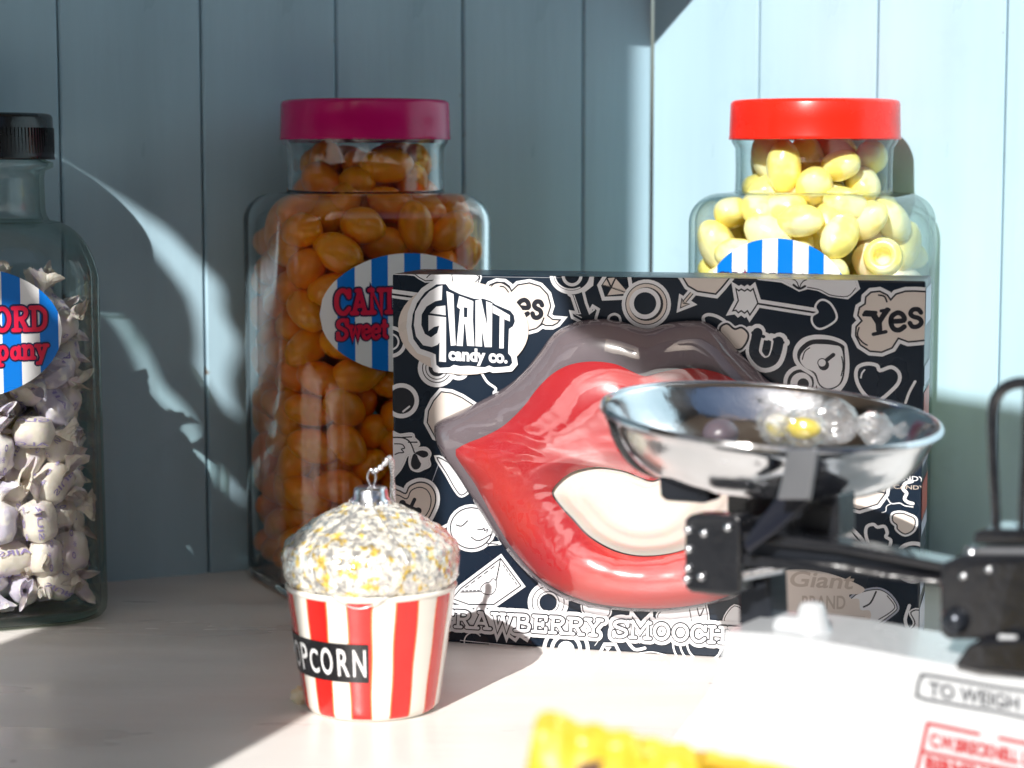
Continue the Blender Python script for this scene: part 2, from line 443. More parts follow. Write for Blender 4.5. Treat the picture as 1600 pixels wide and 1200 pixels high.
# warm fairy lights strung inside the window head; the steel pan and the jars mirror them
Fl = thing('string_lights', 'string of small warm bulbs hung inside the head of the shop window', 'string lights', (0, .30, 1.17))
M_bulb = bpy.data.materials.new('warm bulb'); M_bulb.use_nodes = True
_q = M_bulb.node_tree.nodes['Principled BSDF']; _q.inputs['Emission Color'].default_value = (1, .55, .18, 1); _q.inputs['Emission Strength'].default_value = 40
wire = [(-.75 + 1.5 * k / 40, 0, -.035 * (1 - math.cos(2 * PI * k / 8)) / 2) for k in range(41)]
mb = MB(); tube(mb, wire, .0008, 6); mb.build('wire', M_blackp, Fl)
bulb = None
for k in range(1, 40, 2):
    if bulb is None:
        mb = MB(); lathe(mb, [(.0003, .0), (.0022, -.001), (.0026, -.004), (.0018, -.008), (.0003, -.0095)], 10); o = mb.build('bulb', M_bulb, Fl); bulb = o.data
    else:
        o = bpy.data.objects.new('bulb', bulb); COL.objects.link(o); o.parent = Fl
    o.location = wire[k]
# street outside
mb = MB(); mb.add([(-40, -40, -1.0), (40, -40, -1.0), (40, .3, -1.0), (-40, .3, -1.0)], [(0, 1, 2, 3)])
M_street = mat('grey street paving', (.22, .21, .20), .8, var=.2, scale=2); tag(mb.build('street', M_street), kind='structure')
Hs = thing('building_opposite', 'brown brick house front across the street facing the shop window', 'building', (0, -7, -1.0))
M_brick = mat('brown brick', (.16, .09, .065), .85, var=.25, scale=8); M_sash = mat('white sash paint', (.6, .6, .58), .5); M_pane = mat('dark window glass', (.02, .03, .035), .1)
mb = MB(); box(mb, (0, -.5, 2.3), (26, 1, 4.6)); mb.build('wall', M_brick, Hs)
for wx in range(-11, 12, 2):
    for wz in (1.2, 3.4):
        mb = MB()
        for dx in (-.47, 0, .47): box(mb, (dx, 0, 0), (.06, .06, 1.26))
        for dz in (-.6, 0, .6): box(mb, (0, .001, dz), (.99, .055, .05))
        wf_ = mb.build('window', M_sash, Hs); wf_.location = (wx, .03, wz)
        mb = MB(); box(mb, (0, -.01, 0), (.94, .02, 1.2)); mb.build('pane', M_pane, wf_)
# ceiling and side walls of the display bay
mb = MB(); box(mb, (0, .95, 1.31), (2.6, 1.3, .02)); tag(mb.build('ceiling', M_ceil2), kind='structure')

# ------------------------------------------------------------------ printed art helpers (flat print laid on a card face)
def clip_tri(poly, W, H):
    for ax, lim, sg in ((0, 0, 1), (0, W, -1), (1, 0, 1), (1, H, -1)):
        out = []
        for i in range(len(poly)):
            a, b = poly[i], poly[(i + 1) % len(poly)]
            da = sg * (a[ax] - lim); db = sg * (b[ax] - lim)
            if da >= 0: out.append(a)
            if (da >= 0) != (db >= 0):
                t = da / (da - db); out.append((a[0] + (b[0] - a[0]) * t, a[1] + (b[1] - a[1]) * t))
        poly = out
        if len(poly) < 3: return None
    return poly
class Art:
    def __init__(s, tf, W, H, place, px=None):
        s.tf = tf; s.W = W; s.H = H; s.place = place; s.mb = MB(); s.px = px   # px: metres per photo pixel
    def tris(s, pts, tri, m, lay):
        for t in tri:
            pl = clip_tri([pts[i] for i in t], s.W, s.H) if s.W else [pts[i] for i in t]
            if pl: s.mb.add([s.place(a, b, lay) for a, b in pl], [tuple(range(len(pl)))], m)
    def poly(s, P, m, lay, raw=False):
        pts = [s.tf(*p) for p in P] if not raw else P
        tri = tessellate_polygon([[Vector((a, b, 0)) for a, b in pts]])
        s.tris(pts, tri, m, lay)
    def stroke(s, P, wpx, m, lay, closed=False, raw=False):
        pts = [Vector((*s.tf(*p), 0)) for p in P] if not raw else [Vector((*p, 0)) for p in P]
        w = wpx * s.px / 2
        q = [pts[0]]
        for p in pts[1:]:
            if (p - q[-1]).length > 1e-6: q.append(p)
        pts = q; n = len(pts)
        if n < 2: return
        L = []; Rr = []
        for i in range(n):
            if closed: a, c = pts[i - 1], pts[(i + 1) % n]
            else: a, c = pts[max(i - 1, 0)], pts[min(i + 1, n - 1)]
            b = pts[i]
            d1 = (b - a); d2 = (c - b)
            if d1.length < 1e-9: d1 = d2
            if d2.length < 1e-9: d2 = d1
            d1 = d1.normalized(); d2 = d2.normalized()
            t = (d1 + d2)
            if t.length < 1e-4: t = d1
            t.normalize(); nn = Vector((-t.y, t.x, 0)); k = w / max(.45, nn.dot(Vector((-d1.y, d1.x, 0))))
            L.append(b + nn * k); Rr.append(b - nn * k)
        V = [(v.x, v.y) for v in L + Rr]; T = []
        for i in range(n if closed else n - 1):
            j = (i + 1) % n
            T += [(i, j, j + n), (i, j + n, i + n)]
        if not closed:
            for e, o_ in ((0, 1), (n - 1, n - 2)):      # round caps
                b = pts[e]; d = (pts[e] - pts[o_]).normalized(); a0 = math.atan2(d.y, d.x)
                base = len(V); V.append((b.x, b.y))
                for k in range(7):
                    a = a0 - PI / 2 + PI * k / 6
                    V.append((b.x + w * math.cos(a), b.y + w * math.sin(a)))
                T += [(base, base + 1 + k, base + 2 + k) for k in range(6)]
        s.tris(V, T, m, lay)
def ell(cx, cy, rx, ry, n=28, rot=0, a0=0, a1=360):
    c, s_ = math.cos(R(rot)), math.sin(R(rot)); out = []
    full = (a1 - a0) >= 360
    for i in range(n if full else n + 1):
        a = R(a0 + (a1 - a0) * i / n); x, y = rx * math.cos(a), ry * math.sin(a)
        out.append((cx + x * c - y * s_, cy + x * s_ + y * c))
    return out
def cm(pts, k=5, closed=True):
    return [(v.x, v.y) for v in catmull([(a, b, 0) for a, b in pts], k, closed)]
# slab lettering as strokes in a unit cell, y up
G = {
 'S': (.8, [cm([(.72, .80), (.62, .96), (.38, 1), (.12, .88), (.12, .66), (.38, .54), (.64, .42), (.70, .2), (.5, .02), (.25, .0), (.08, .18)], 4, False)], [((.74, 1), (.74, .72)), ((.07, 0), (.07, .3))]),
 'T': (.8, [[(.4, 0), (.4, 1)], [(.04, 1), (.76, 1)]], [((.24, 0), (.56, 0)), ((.04, 1), (.04, .78)), ((.76, 1), (.76, .78))]),
 'R': (.85, [[(.2, 0), (.2, 1)], cm([(.2, 1), (.5, 1), (.68, .9), (.7, .72), (.55, .54), (.2, .5)], 4, False), [(.45, .5), (.72, .0)]], [((.05, 0), (.36, 0)), ((.05, 1), (.3, 1)), ((.62, 0), (.86, 0))]),
 'A': (.9, [[(.14, 0), (.45, 1)], [(.45, 1), (.78, 0)], [(.25, .32), (.66, .32)]], [((.02, 0), (.3, 0)), ((.62, 0), (.92, 0)), ((.3, 1), (.46, 1))]),
 'W': (1.1, [[(.12, 1), (.33, 0), (.56, .9)], [(.56, .9), (.78, 0), (.98, 1)]], [((.0, 1), (.28, 1)), ((.84, 1), (1.1, 1)), ((.44, 1), (.66, 1))]),
 'B': (.82, [[(.2, 0), (.2, 1)], cm([(.2, 1), (.5, 1), (.64, .9), (.64, .66), (.5, .54), (.2, .53)], 4, False), cm([(.3, .53), (.55, .5), (.74, .38), (.72, .1), (.55, 0), (.2, 0)], 4, False)], [((.04, 0), (.2, 0)), ((.04, 1), (.2, 1))]),
 'E': (.8, [[(.2, 0), (.2, 1)], [(.2, 1), (.7, 1)], [(.2, .5), (.55, .5)], [(.2, 0), (.72, 0)]], [((.7, 1), (.7, .76)), ((.72, 0), (.72, .26)), ((.55, .38), (.55, .62)), ((.05, 0), (.2, 0)), ((.05, 1), (.2, 1))]),
 'Y': (.86, [[(.12, 1), (.43, .48), (.43, 0)], [(.43, .48), (.74, 1)]], [((.27, 0), (.6, 0)), ((.0, 1), (.28, 1)), ((.6, 1), (.86, 1))]),
 'M': (1.1, [[(.16, 0), (.16, 1), (.53, .3), (.9, 1), (.92, 0)]], [((.02, 0), (.32, 0)), ((.76, 0), (1.06, 0)), ((.02, 1), (.16, 1)), ((.9, 1), (1.04, 1))]),
 'O': (.9, [ell(.45, .5, .36, .5, 20)], []),
 'C': (.82, [cm([(.72, .78), (.5, 1), (.25, .95), (.1, .7), (.1, .3), (.27, .04), (.52, .0), (.74, .2)], 4, False)], [((.74, 1), (.74, .72))]),
 'H': (.95, [[(.2, 0), (.2, 1)], [(.75, 0), (.75, 1)], [(.2, .5), (.75, .5)]], [((.05, 0), (.35, 0)), ((.6, 0), (.9, 0)), ((.05, 1), (.35, 1)), ((.6, 1), (.9, 1))]),
 'N': (.95, [[(.2, 0), (.2, 1), (.74, 0), (.74, 1)]], [((.05, 0), (.35, 0)), ((.05, 1), (.24, 1)), ((.6, 1), (.9, 1))]),
 'D': (.86, [[(.2, 0), (.2, 1)], cm([(.2, 1), (.5, .98), (.74, .78), (.78, .5), (.72, .2), (.5, .02), (.2, 0)], 4, False)], [((.04, 0), (.2, 0)), ((.04, 1), (.2, 1))]),
 'F': (.76, [[(.2, 0), (.2, 1)], [(.2, 1), (.7, 1)], [(.2, .5), (.55, .5)]], [((.7, 1), (.7, .76)), ((.05, 0), (.36, 0)), ((.05, 1), (.2, 1)), ((.55, .38), (.55, .62))]),
 'e': (.72, [cm([(.1, .34), (.58, .36), (.56, .56), (.36, .66), (.12, .54), (.06, .3), (.16, .06), (.38, .0), (.6, .12)], 4, False)], []),
 's': (.6, [cm([(.5, .52), (.4, .64), (.2, .64), (.1, .5), (.2, .38), (.42, .3), (.5, .14), (.36, .0), (.16, .0), (.06, .14)], 4, False)], []),
 'w': (1.0, [[(.14, .62), (.3, .02), (.5, .56), (.7, .02), (.86, .62)]], [((.02, .64), (.26, .64)), ((.74, .64), (.98, .64))]),
 't': (.5, [[(.24, .9), (.24, .12), (.44, .02)], [(.06, .64), (.44, .64)]], []),
 'm': (1.1, [[(.16, 0), (.16, .64)], cm([(.16, .45), (.36, .64), (.52, .5), (.53, .0)], 3, False), cm([(.53, .45), (.74, .64), (.9, .5), (.91, .0)], 3, False)], [((.04, 0), (.28, 0)), ((.42, 0), (.64, 0)), ((.8, 0), (1.03, 0)), ((.04, .64), (.16, .64))]),
 'p': (.8, [[(.18, -.32), (.18, .64)], ell(.42, .32, .24, .31, 16)], [((.04, -.32), (.34, -.32)), ((.04, .64), (.18, .64))]),
 'a': (.75, [ell(.34, .28, .22, .27, 16), [(.58, .6), (.58, .05), (.68, .02)]], []),
 'n': (.8, [[(.16, 0), (.16, .64)], cm([(.16, .45), (.4, .64), (.6, .5), (.6, .0)], 3, False)], [((.04, 0), (.3, 0)), ((.48, 0), (.74, 0)), ((.04, .64), (.16, .64))]),
 'y': (.75, [[(.12, .62), (.36, .02)], [(.62, .62), (.36, .02), (.24, -.26), (.08, -.28)]], [((.0, .64), (.26, .64)), ((.5, .64), (.74, .64))]),
 'o': (.72, [ell(.34, .32, .27, .31, 16)], []),
}
def word(art, txt, x0, y0, x1, y1, h, passes, base, raw=False, ls=.06, raster=None):
    """strokes of txt from (x0,y0) to (x1,y1) baseline; passes = [(width, material, layer)] ; y0 down in photo space"""
    tot = sum((G[c][0] if c in G else .45) + ls for c in txt)
    dx, dy = (x1 - x0), (y1 - y0); L = math.hypot(dx, dy); ux, uy = dx / L, dy / L
    sx = L / tot; sgn = 1 if raw else -1
    nx, ny = (-uy * sgn, ux * sgn) if raw else (uy, -ux)
    step = 0
    for wd, m, lay in passes:
        cur = 0; step = 0
        for c in txt:
            if c not in G: cur += .45 + ls; continue
            gw, st, sf = G[c]
            for P in list(st) + [list(q_) for q_ in sf]:
                pts = []
                for (a, b) in P:
                    X = (cur + a) * sx; Yh = b * h
                    pts.append((x0 + ux * X + nx * Yh, y0 + uy * X + ny * Yh))
                closed = len(P) > 12 and math.hypot(P[0][0] - P[-1][0], P[0][1] - P[-1][1]) < .2 and c in 'Oopa'
                art.stroke(pts, wd, m, base + lay + step * 4e-6, closed=closed, raw=raw)
                step += 1
            cur += gw + ls
def text_tris(s, offset=0.0, res=4, sub=None):
    cu = bpy.data.curves.new('t', 'FONT'); cu.body = s; cu.offset = offset; cu.resolution_u = res
    o = bpy.data.objects.new('t', cu); COL.objects.link(o)
    dg = bpy.context.evaluated_depsgraph_get(); me = bpy.data.meshes.new_from_object(o.evaluated_get(dg))
    V = [(v.co.x, v.co.y) for v in me.vertices]
    me.calc_loop_triangles(); T = [tuple(t.vertices) for t in me.loop_triangles]
    COL.objects.unlink(o); bpy.data.objects.remove(o); bpy.data.curves.remove(cu)
    xs = [a for a, b in V]; mn, mxx = min(xs), max(xs)
    V = [((a - mn) / (mxx - mn), b) for a, b in V]
    # height: leave in em, caller scales
    return V, T

# ------------------------------------------------------------------ the boxed giant lips
angB = math.atan2(EX.y, EX.x)
Bx = thing('candy_box', 'dark blue carton covered in white doodles with a clear lips shaped window', 'candy box', BL, angB)
BD = 0.052
def bl_(s, t, off): return (s, -off, t)       # local: x along the face, z up, -y towards the camera
mb = MB(); box(mb, (BW / 2, BD / 2, BH / 2), (BW, BD, BH), 0)
mb.build('carton', M_card, Bx, bevel=.0012, bseg=2)
OFF = .0002
art = Art(bx, BW, BH, lambda a, b, lay: bl_(a, b, OFF + lay), (bx(1100, 600)[0] - bx(1000, 600)[0]) / 100)
A_MATS = [M_pw, M_pc, M_pk, M_pg, M_pbr, M_pred, M_card]
Wt, Cr, Bk, Gy, Gd, Rd, Nv = range(7)
def cv(ox, oy, k): return lambda P: [(ox + a / k, oy + b / k) for a, b in P]
lay0 = [0.0]
def nxt(d=.00003):
    lay0[0] += d
    return lay0[0]
def sticker(P, fill=Cr, w=13, ink=1.6, smooth=True, white=Wt, closed=True):
    """white cut-out border, black ink line, fill"""
    if smooth: P = cm(P, 4)
    b = nxt(.00004)
    art.stroke(P, w, white, b, closed=True)
    art.poly(P, fill, b + .000012)
    art.stroke(P, ink * 1.3, Bk, b + .00002, closed=True)
    return b + .000026
def line(P, w=1.5, m=Bk, smooth=True, b=None):
    if b is None: b = nxt(.00001)
    art.stroke(cm(P, 4, False) if smooth and len(P) > 2 else P, w * (1.3 if w < 3 and m == Bk else 1), m, b)
def disc(cx, cy, r, m, ry=None): art.poly(ell(cx, cy, r, ry or r, 30), m, nxt(.000008))
def ringp(cx, cy, r, w, m, ry=None): art.stroke(ell(cx, cy, r, ry or r, 34), w, m, nxt(.000008), closed=True)
A = cv(610, 425, 7.2727); B_ = cv(760, 415, 6.6667); C_ = cv(940, 415, 6.6667); D_ = cv(1090, 415, 6.6667); E_ = cv(1220, 440, 6.6667)
F_ = cv(605, 560, 8.889); G_ = cv(605, 660, 6.0); H_ = cv(1200, 740, 4.615); T_ = cv(690, 820, 3.478)
# --- top left corner
sticker(A([(40, -30), (40, 8), (180, 12), (280, 24), (330, 62), (400, 100), (520, 92), (640, 86), (700, 140), (870, 150), (990, 140), (1020, 60), (990, -30)]), Wt, 6, 1.2, smooth=False)
line(A([(300, 20), (380, 60), (415, 62), (470, 66)]), 3); line(A([(415, 62), (470, 20), (600, 5)]), 1.2); line(A([(700, 30), (720, 120), (800, 140)]), 1.2); line(A([(940, 10), (1010, 60), (950, 130)]), 1.2)
line([(600, 457), (652, 464)], 14, Wt); line([(600, 458), (652, 465)], 3.2, Bk)
ringp(611, 534, 22, 6, Wt); ringp(611, 534, 12, 3, Wt)
disc(627.5, 626, 27.5, Wt); disc(627.5, 626, 20.5, Bk); line([(630, 643), (640, 635)], 3, Wt)
disc(683, 575, 30, Wt); ringp(683, 575, 22.5, 1.6, Bk); ringp(683, 575, 17.5, 1.4, Bk); disc(683, 575, 13, Bk); disc(683, 575, 7, Wt)
disc(717, 582, 15, Wt, 12); ringp(717, 578, 9, 1.2, Bk)
line([(753, 583), (762, 597), (775, 607), (772, 614), (785, 612)], 4, Wt)
sticker([(690, 612), (706, 614), (722, 621), (745, 636), (765, 660), (720, 700), (680, 682), (668, 660), (670, 642), (678, 626)], Cr, 12, 1.6, smooth=False)
lay0[0] = .0
# --- left middle: wing and bow
b = sticker(G_([(20, 118), (120, 122), (230, 112), (250, 150), (290, 190), (285, 215), (230, 225), (270, 250), (360, 245), (400, 290), (385, 340), (395, 400), (340, 430), (290, 450), (235, 430), (215, 370), (220, 300), (180, 310), (150, 380), (100, 460), (20, 500)]), Wt, 6, .1)
line(G_([(55, 140), (150, 145), (215, 185), (255, 280)]), 1.8, Bk, b=b); line(G_([(140, 140), (230, 135)]), 1.6, b=b + .000003); line(G_([(200, 185), (280, 185)]), 1.6, b=b + .000006)
art.poly(cm(G_([(262, 285), (320, 262), (375, 275), (385, 310), (340, 330), (290, 305)]), 4), Bk, b + .00001)
art.poly(cm(G_([(255, 290), (230, 340), (225, 400), (255, 440), (300, 430), (320, 380), (290, 320)]), 4), Bk, b + .000013)
art.poly(cm(G_([(285, 310), (350, 360), (360, 395), (340, 405), (310, 370)]), 4), Wt, b + .00002)
line(G_([(70, 200), (140, 205), (165, 240), (135, 250), (155, 280), (110, 285), (75, 300)]), 1.4, b=b + .000024)
# heart with keyhole
b = sticker(G_([(20, 640), (100, 635), (175, 665), (210, 600), (300, 560), (390, 580), (445, 650), (455, 740), (425, 830), (370, 920), (250, 990), (20, 1000)]), Cr, 14, 1.8)
art.stroke(cm(G_([(20, 690), (100, 680), (185, 715), (225, 640), (300, 608), (370, 630), (410, 700), (405, 790), (365, 870), (280, 960)]), 4, False), 1.8, Bk, b)
for c_ in ((258, 722), (145, 758), (292, 828)): disc(*G_([c_])[0], 5.4, Bk)
line(G_([(258, 722), (225, 790)]), 6, smooth=False); line(G_([(145, 758), (292, 828)]), 6, smooth=False)
line(G_([(480, 400), (425, 550)]), 1.2, Gy, smooth=False)
sticker(G_([(470, 330), (560, 480), (640, 620), (700, 680), (760, 600), (600, 400)]), Wt, 8, 1.4)
# sleeping face
line(G_([(490, 1000), (590, 950)]), 5, Wt)
b = sticker(ell(737, 825, 33, 32, 24), Wt, 11, 1.6, smooth=False)
line(G_([(650, 960), (700, 970), (755, 922)]), 1.6, b=b); line(G_([(790, 1075), (860, 1108), (970, 1052)]), 1.5, b=b + .000003)
line(G_([(850, 1000), (890, 1005), (910, 990), (915, 1015), (945, 1000), (935, 1030)]), 1.4, smooth=False, b=b + .000006)
line(G_([(930, 1140), (1060, 1130)]), 6, Wt); line(G_([(930, 1130), (1040, 1142)]), 1.4); line(G_([(945, 1150), (1010, 1090)]), 1.4)
# envelope
b = sticker(T_([(322, 182), (432, 330), (285, 432), (150, 432), (60, 400), (105, 345)]), Wt, 11, 1.5, smooth=False)
for P in ([(322, 190), (300, 300)], [(110, 358), (215, 355)], [(335, 215), (415, 330)], [(125, 345), (300, 215)]):
    a0, a1 = T_(P)
    for k in range(5):
        f0, f1 = k / 5 + .02, k / 5 + .13
        line([(a0[0] + (a1[0] - a0[0]) * f, a0[1] + (a1[1] - a0[1]) * f) for f in (f0, f1)], 1.2, smooth=False)
line(T_([(322, 182), (298, 302)]), 1.2, smooth=False); line(T_([(215, 362), (105, 364)]), 1.2, smooth=False)
art.stroke(cm(T_([(262, 310), (240, 315), (215, 340), (225, 370), (270, 378), (295, 350), (298, 305), (280, 292)]), 4), 1.4, Bk, b + .00002, closed=True)
# rings and bits along the bottom
disc(857, 941, 32, Wt); ringp(857, 941, 25, 1.6, Bk); ringp(857, 941, 17, 1.4, Bk); disc(857, 941, 13.5, Nv); ringp(857, 941, 13, 1.5, Bk)
sticker(T_([(770, 410), (800, 445), (900, 440), (915, 480), (880, 500), (780, 480)]), Wt, 6, 1.3); line(T_([(790, 480), (850, 420), (905, 440)]), 1.4)
disc(737, 1003, 17, Nv); ringp(740, 1002, 14, 2, Wt); disc(755, 1003, 10, Bk)
line([(795, 992), (806, 1000), (812, 992), (824, 1000), (828, 992)], 5, Wt, smooth=False)
ringp(885, 1014, 34, 6, Wt); ringp(885, 1014, 22, 6, Wt); disc(885, 1014, 13, Wt)
line([(935, 1025), (945, 1006), (962, 1006), (970, 1022)], 5, Wt, smooth=False); art.poly([(945, 1010), (956, 1010), (950, 1018)], Wt, nxt(.00001))
line([(980, 1000), (992, 1014), (1008, 1012)], 5, Wt)
for k in range(3): ringp(1090 + k * 6, 1004, 38 - k * 5, 3, Wt)
line([(930, 1008), (938, 996), (934, 990)], 1, Wt); line([(1000, 1020), (1020, 1018), (1045, 1024)], 1.6, Wt); line([(720, 1000), (760, 1004), (800, 1008)], 1.2, Wt)
# train like doodle and zigzag behind the title
sticker([(1028, 962), (1042, 950), (1060, 946), (1080, 944), (1100, 940), (1104, 975), (1070, 985), (1040, 980)], Wt, 6, 1.1)
line([(1045, 965), (1062, 955)], 1.1); ringp(1055, 972, 3, 1, Bk); ringp(1066, 970, 3, 1, Bk); line([(1078, 952), (1082, 975)], 1.2); line([(1090, 950), (1094, 962), (1100, 950)], 1.4)
sticker([(1132, 968), (1148, 946), (1165, 960), (1150, 975)], Wt, 5, 1); line([(1133, 966), (1140, 960), (1140, 967), (1146, 958), (1147, 965), (1152, 955)], 1.8, smooth=False)
lay0[0] = .0
# --- "es" speech bubble
b = sticker(B_([(0, 260), (40, 200), (110, 172), (190, 178), (240, 215), (262, 265), (330, 200), (450, 180), (560, 215), (640, 300), (672, 420), (640, 520), (690, 560), (770, 565), (740, 600), (690, 625), (620, 625), (585, 608), (520, 655), (430, 680), (300, 560), (100, 500)]), Cr, 12, 1.8, smooth=False)
line(B_([(30, 245), (80, 190), (160, 180), (235, 225), (262, 268)]), 1.4, b=b); line(B_([(145, 215), (190, 225), (230, 275)]), 1.6, b=b + .000003)
line(B_([(600, 545), (570, 610), (520, 655)]), 1.8, b=b + .000006)
word(art, 'es', 806, 492.5, 850, 497, 38, [(7.5, Bk, 0)], b + .00001)
lay0[0] = .0
# --- key like symbol at the top
b = nxt(.00002)
art.stroke(ell(893, 430, 31, 27, 26, 0, -10, 200), 6, Wt, b); art.stroke(ell(893, 430, 26, 22, 22, 0, 60, 195), 2.4, Wt, b + .000006)
art.stroke(ell(894, 430, 14, 15, 26), 5, Wt, b + .00001, closed=True)
line(B_([(1110, 70), (1100, 200), (1010, 270), (1040, 390), (1075, 480), (1110, 420), (1168, 455), (1140, 550)]), 4.6, Wt, smooth=False)
line(B_([(860, 300), (890, 320), (945, 490), (880, 480), (895, 540), (990, 590)]), 4.6, Wt, smooth=False); line(B_([(915, 310), (980, 500), (910, 500), (990, 540)]), 1.6, Wt, smooth=False)
line(B_([(1265, 590), (1280, 530), (1335, 505), (1385, 530), (1400, 590)]), 4, Wt)
line(B_([(1070, 460), (1110, 440), (1125, 460), (1080, 495)]), 2.4, Wt, smooth=False)
lay0[0] = .0
# --- diamond ring
b = nxt(.00002)
art.stroke(B_([(1250, 88), (1175, 205), (1220, 345), (1440, 335), (1510, 250), (1480, 60), (1300, 60)]), 6, Wt, b, closed=True)
art.poly(B_([(1210, 205), (1258, 130), (1340, 125), (1482, 288), (1250, 310), (1300, 225)]), Cr, b + .00001)
for P in ([(1210, 205), (1300, 225), (1482, 288)], [(1250, 312), (1300, 225), (1350, 120)], [(1300, 225), (1255, 130)]): line(B_(P), 2, smooth=False)
disc(1010, 475, 38.5, Wt); disc(1010, 475, 33, Bk); disc(1010, 475, 31.5, Cr); disc(1010, 475, 26.5, Bk); disc(1008, 474, 24.5, Wt); disc(1008, 474, 17.5, Nv)
lay0[0] = .0
# --- strawberry end with arrow
b = nxt(.00002)
P = C_([(960, 262), (860, 380)])
art.stroke(P, 14, Wt, b); art.stroke(C_([(835, 345), (822, 440), (925, 400)]), 10, Wt, b + .000006, closed=True)
sticker(C_([(780, 60), (840, 110), (900, 210), (1000, 268), (1190, 296), (1260, 220), (1340, 120), (1380, 60)]), Cr, 13, 2, smooth=False)
art.stroke(P, 6, Bk, b + .00001); art.stroke(P, 3, Cr, b + .000015)
art.poly(C_([(835, 345), (822, 440), (915, 400)]), Cr, b + .00001); art.stroke(C_([(835, 345), (822, 440), (915, 400), (870, 395)]), 1.6, Bk, b + .000015, closed=True)
line(C_([(870, 100), (880, 130), (910, 125)]), 2)
lay0[0] = .0
# --- book at the top right
b = sticker([(1170, 425), (1186, 434), (1222, 438), (1240, 447), (1249, 452), (1262, 448), (1279, 451), (1297, 460), (1324, 464), (1340, 450), (1332, 425)], Wt, 7, .1, smooth=False)
line([(1249, 452), (1243, 438), (1225, 434)], 1.2, b=b); line([(1249, 450), (1262, 436), (1320, 432)], 1.2, b=b + .000003); line([(1240, 445), (1249, 451), (1258, 447)], 3.4, b=b + .000006)
line([(1262, 449), (1282, 453), (1298, 461), (1324, 463), (1337, 450)], 1, b=b + .000009)
lay0[0] = .0
# --- feathered arrow with heart tip
line(D_([(630, 392), (1215, 484)]), 13, Wt, smooth=False)
b = sticker(D_([(400, 240), (430, 262), (455, 245), (490, 265), (520, 245), (550, 265), (580, 240), (628, 390), (590, 450), (545, 515), (520, 470), (490, 495), (455, 470), (425, 490), (400, 465), (368, 470), (425, 365)]), Wt, 12, 1.7, smooth=False)
line(D_([(425, 365), (640, 398), (1240, 492)]), 2.2, smooth=False)
b = nxt(.00003); hp = cm(D_([(1262, 488), (1238, 430), (1275, 375), (1330, 372), (1395, 425), (1440, 540), (1370, 610), (1270, 648), (1210, 600), (1205, 530)]), 4)
art.stroke(hp, 6.5, Wt, b, closed=True); art.poly(hp, Nv, b + .00001)
lay0[0] = .0
# --- I heart U
b = nxt(.00003)
art.stroke(cm(D_([(70, 600), (60, 540), (110, 510), (200, 528), (290, 585), (300, 640)]), 4, False), 5, Wt, b)
art.stroke(cm(D_([(625, 690), (600, 800), (590, 920), (680, 1025), (790, 1000), (840, 900), (855, 780)]), 4, False), 25, Wt, b + .00001)
art.stroke(D_([(545, 668), (720, 740)]), 12, Wt, b + .000014); art.stroke(D_([(770, 745), (920, 800)]), 12, Wt, b + .000017)
art.stroke(cm(D_([(625, 700), (600, 800), (592, 915), (680, 1010), (780, 985), (825, 890), (845, 790)]), 4, False), 15.5, Nv, b + .00002)
art.stroke(D_([(575, 700), (690, 740)]), 5, Nv, b + .000024); art.stroke(D_([(800, 770), (890, 800)]), 5, Nv, b + .000027)
sticker(D_([(245, 720), (240, 640), (310, 605), (385, 660), (460, 645), (528, 710), (510, 800), (440, 875), (340, 840)]), Cr, 9, 2.4)
art.stroke(cm(D_([(300, 650), (275, 680), (280, 715), (305, 720), (318, 680)]), 3), 1.4, Bk, nxt(.00001), closed=True)
lay0[0] = .0
# --- padlock
b = nxt(.00004)
disc(1250, 597, 26, Wt); disc(1251, 598, 21, Bk); disc(1252, 599, 17, Wt); disc(1255, 600, 9, Bk)
art.poly(cm(E_([(400, 552), (540, 570), (660, 622), (700, 700), (716, 900), (680, 1060), (560, 1180), (400, 1130), (340, 1000), (190, 900), (130, 800), (140, 690), (210, 600), (300, 562)]), 4), Wt, b + .00004)
art.poly(cm(E_([(400, 600), (530, 610), (650, 660), (665, 720), (670, 900), (630, 1060), (500, 1130), (400, 1080), (345, 960), (230, 880), (175, 800), (180, 720), (240, 650), (310, 610)]), 4), Bk, b + .00005)
art.poly(cm(E_([(400, 650), (540, 660), (634, 698), (652, 900), (610, 1060), (500, 1110), (410, 1070), (362, 950), (260, 900), (205, 830), (210, 760), (270, 690), (330, 655)]), 4), Wt, b + .00006)
lay0[0] = b + .00007
line(E_([(225, 810), (250, 730), (300, 690)]), 1.4); line(E_([(635, 780), (650, 880), (630, 980)]), 1.4)
disc(*E_([(448, 868)])[0], 8.4, Bk); disc(*E_([(430, 845)])[0], 7.3, Bk); disc(*E_([(430, 845)])[0], 5.8, Wt); line(E_([(480, 815), (548, 762)]), 6, smooth=False)
lay0[0] = .0
# --- Yes bubble
b = sticker(E_([(878, 232), (885, 160), (940, 110), (1030, 100), (1110, 140), (1145, 190), (1200, 130), (1300, 100), (1400, 98), (1600, 110), (1600, 600), (1420, 620), (1330, 628), (1225, 590), (1160, 690), (1050, 735), (930, 725), (830, 660), (780, 560), (785, 470), (845, 408), (803, 350), (820, 270)]), Cr, 13, 2, smooth=False)
line(E_([(1020, 140), (1080, 155), (1105, 210)]), 2, b=b); line(E_([(815, 480), (800, 560), (850, 630), (900, 662)]), 1.8, b=b + .000003)
b += .00001
for P, wd in (([(890, 330), (960, 335), (1020, 430), (1025, 500)], 9.5), ([(1110, 295), (1070, 350), (1020, 430)], 8), ([(965, 548), (1095, 522)], 5.5), ([(865, 345), (990, 322)], 5.5), ([(1045, 305), (1128, 292)], 5)):
    art.stroke(E_(P), wd, Bk, b); b += .000004
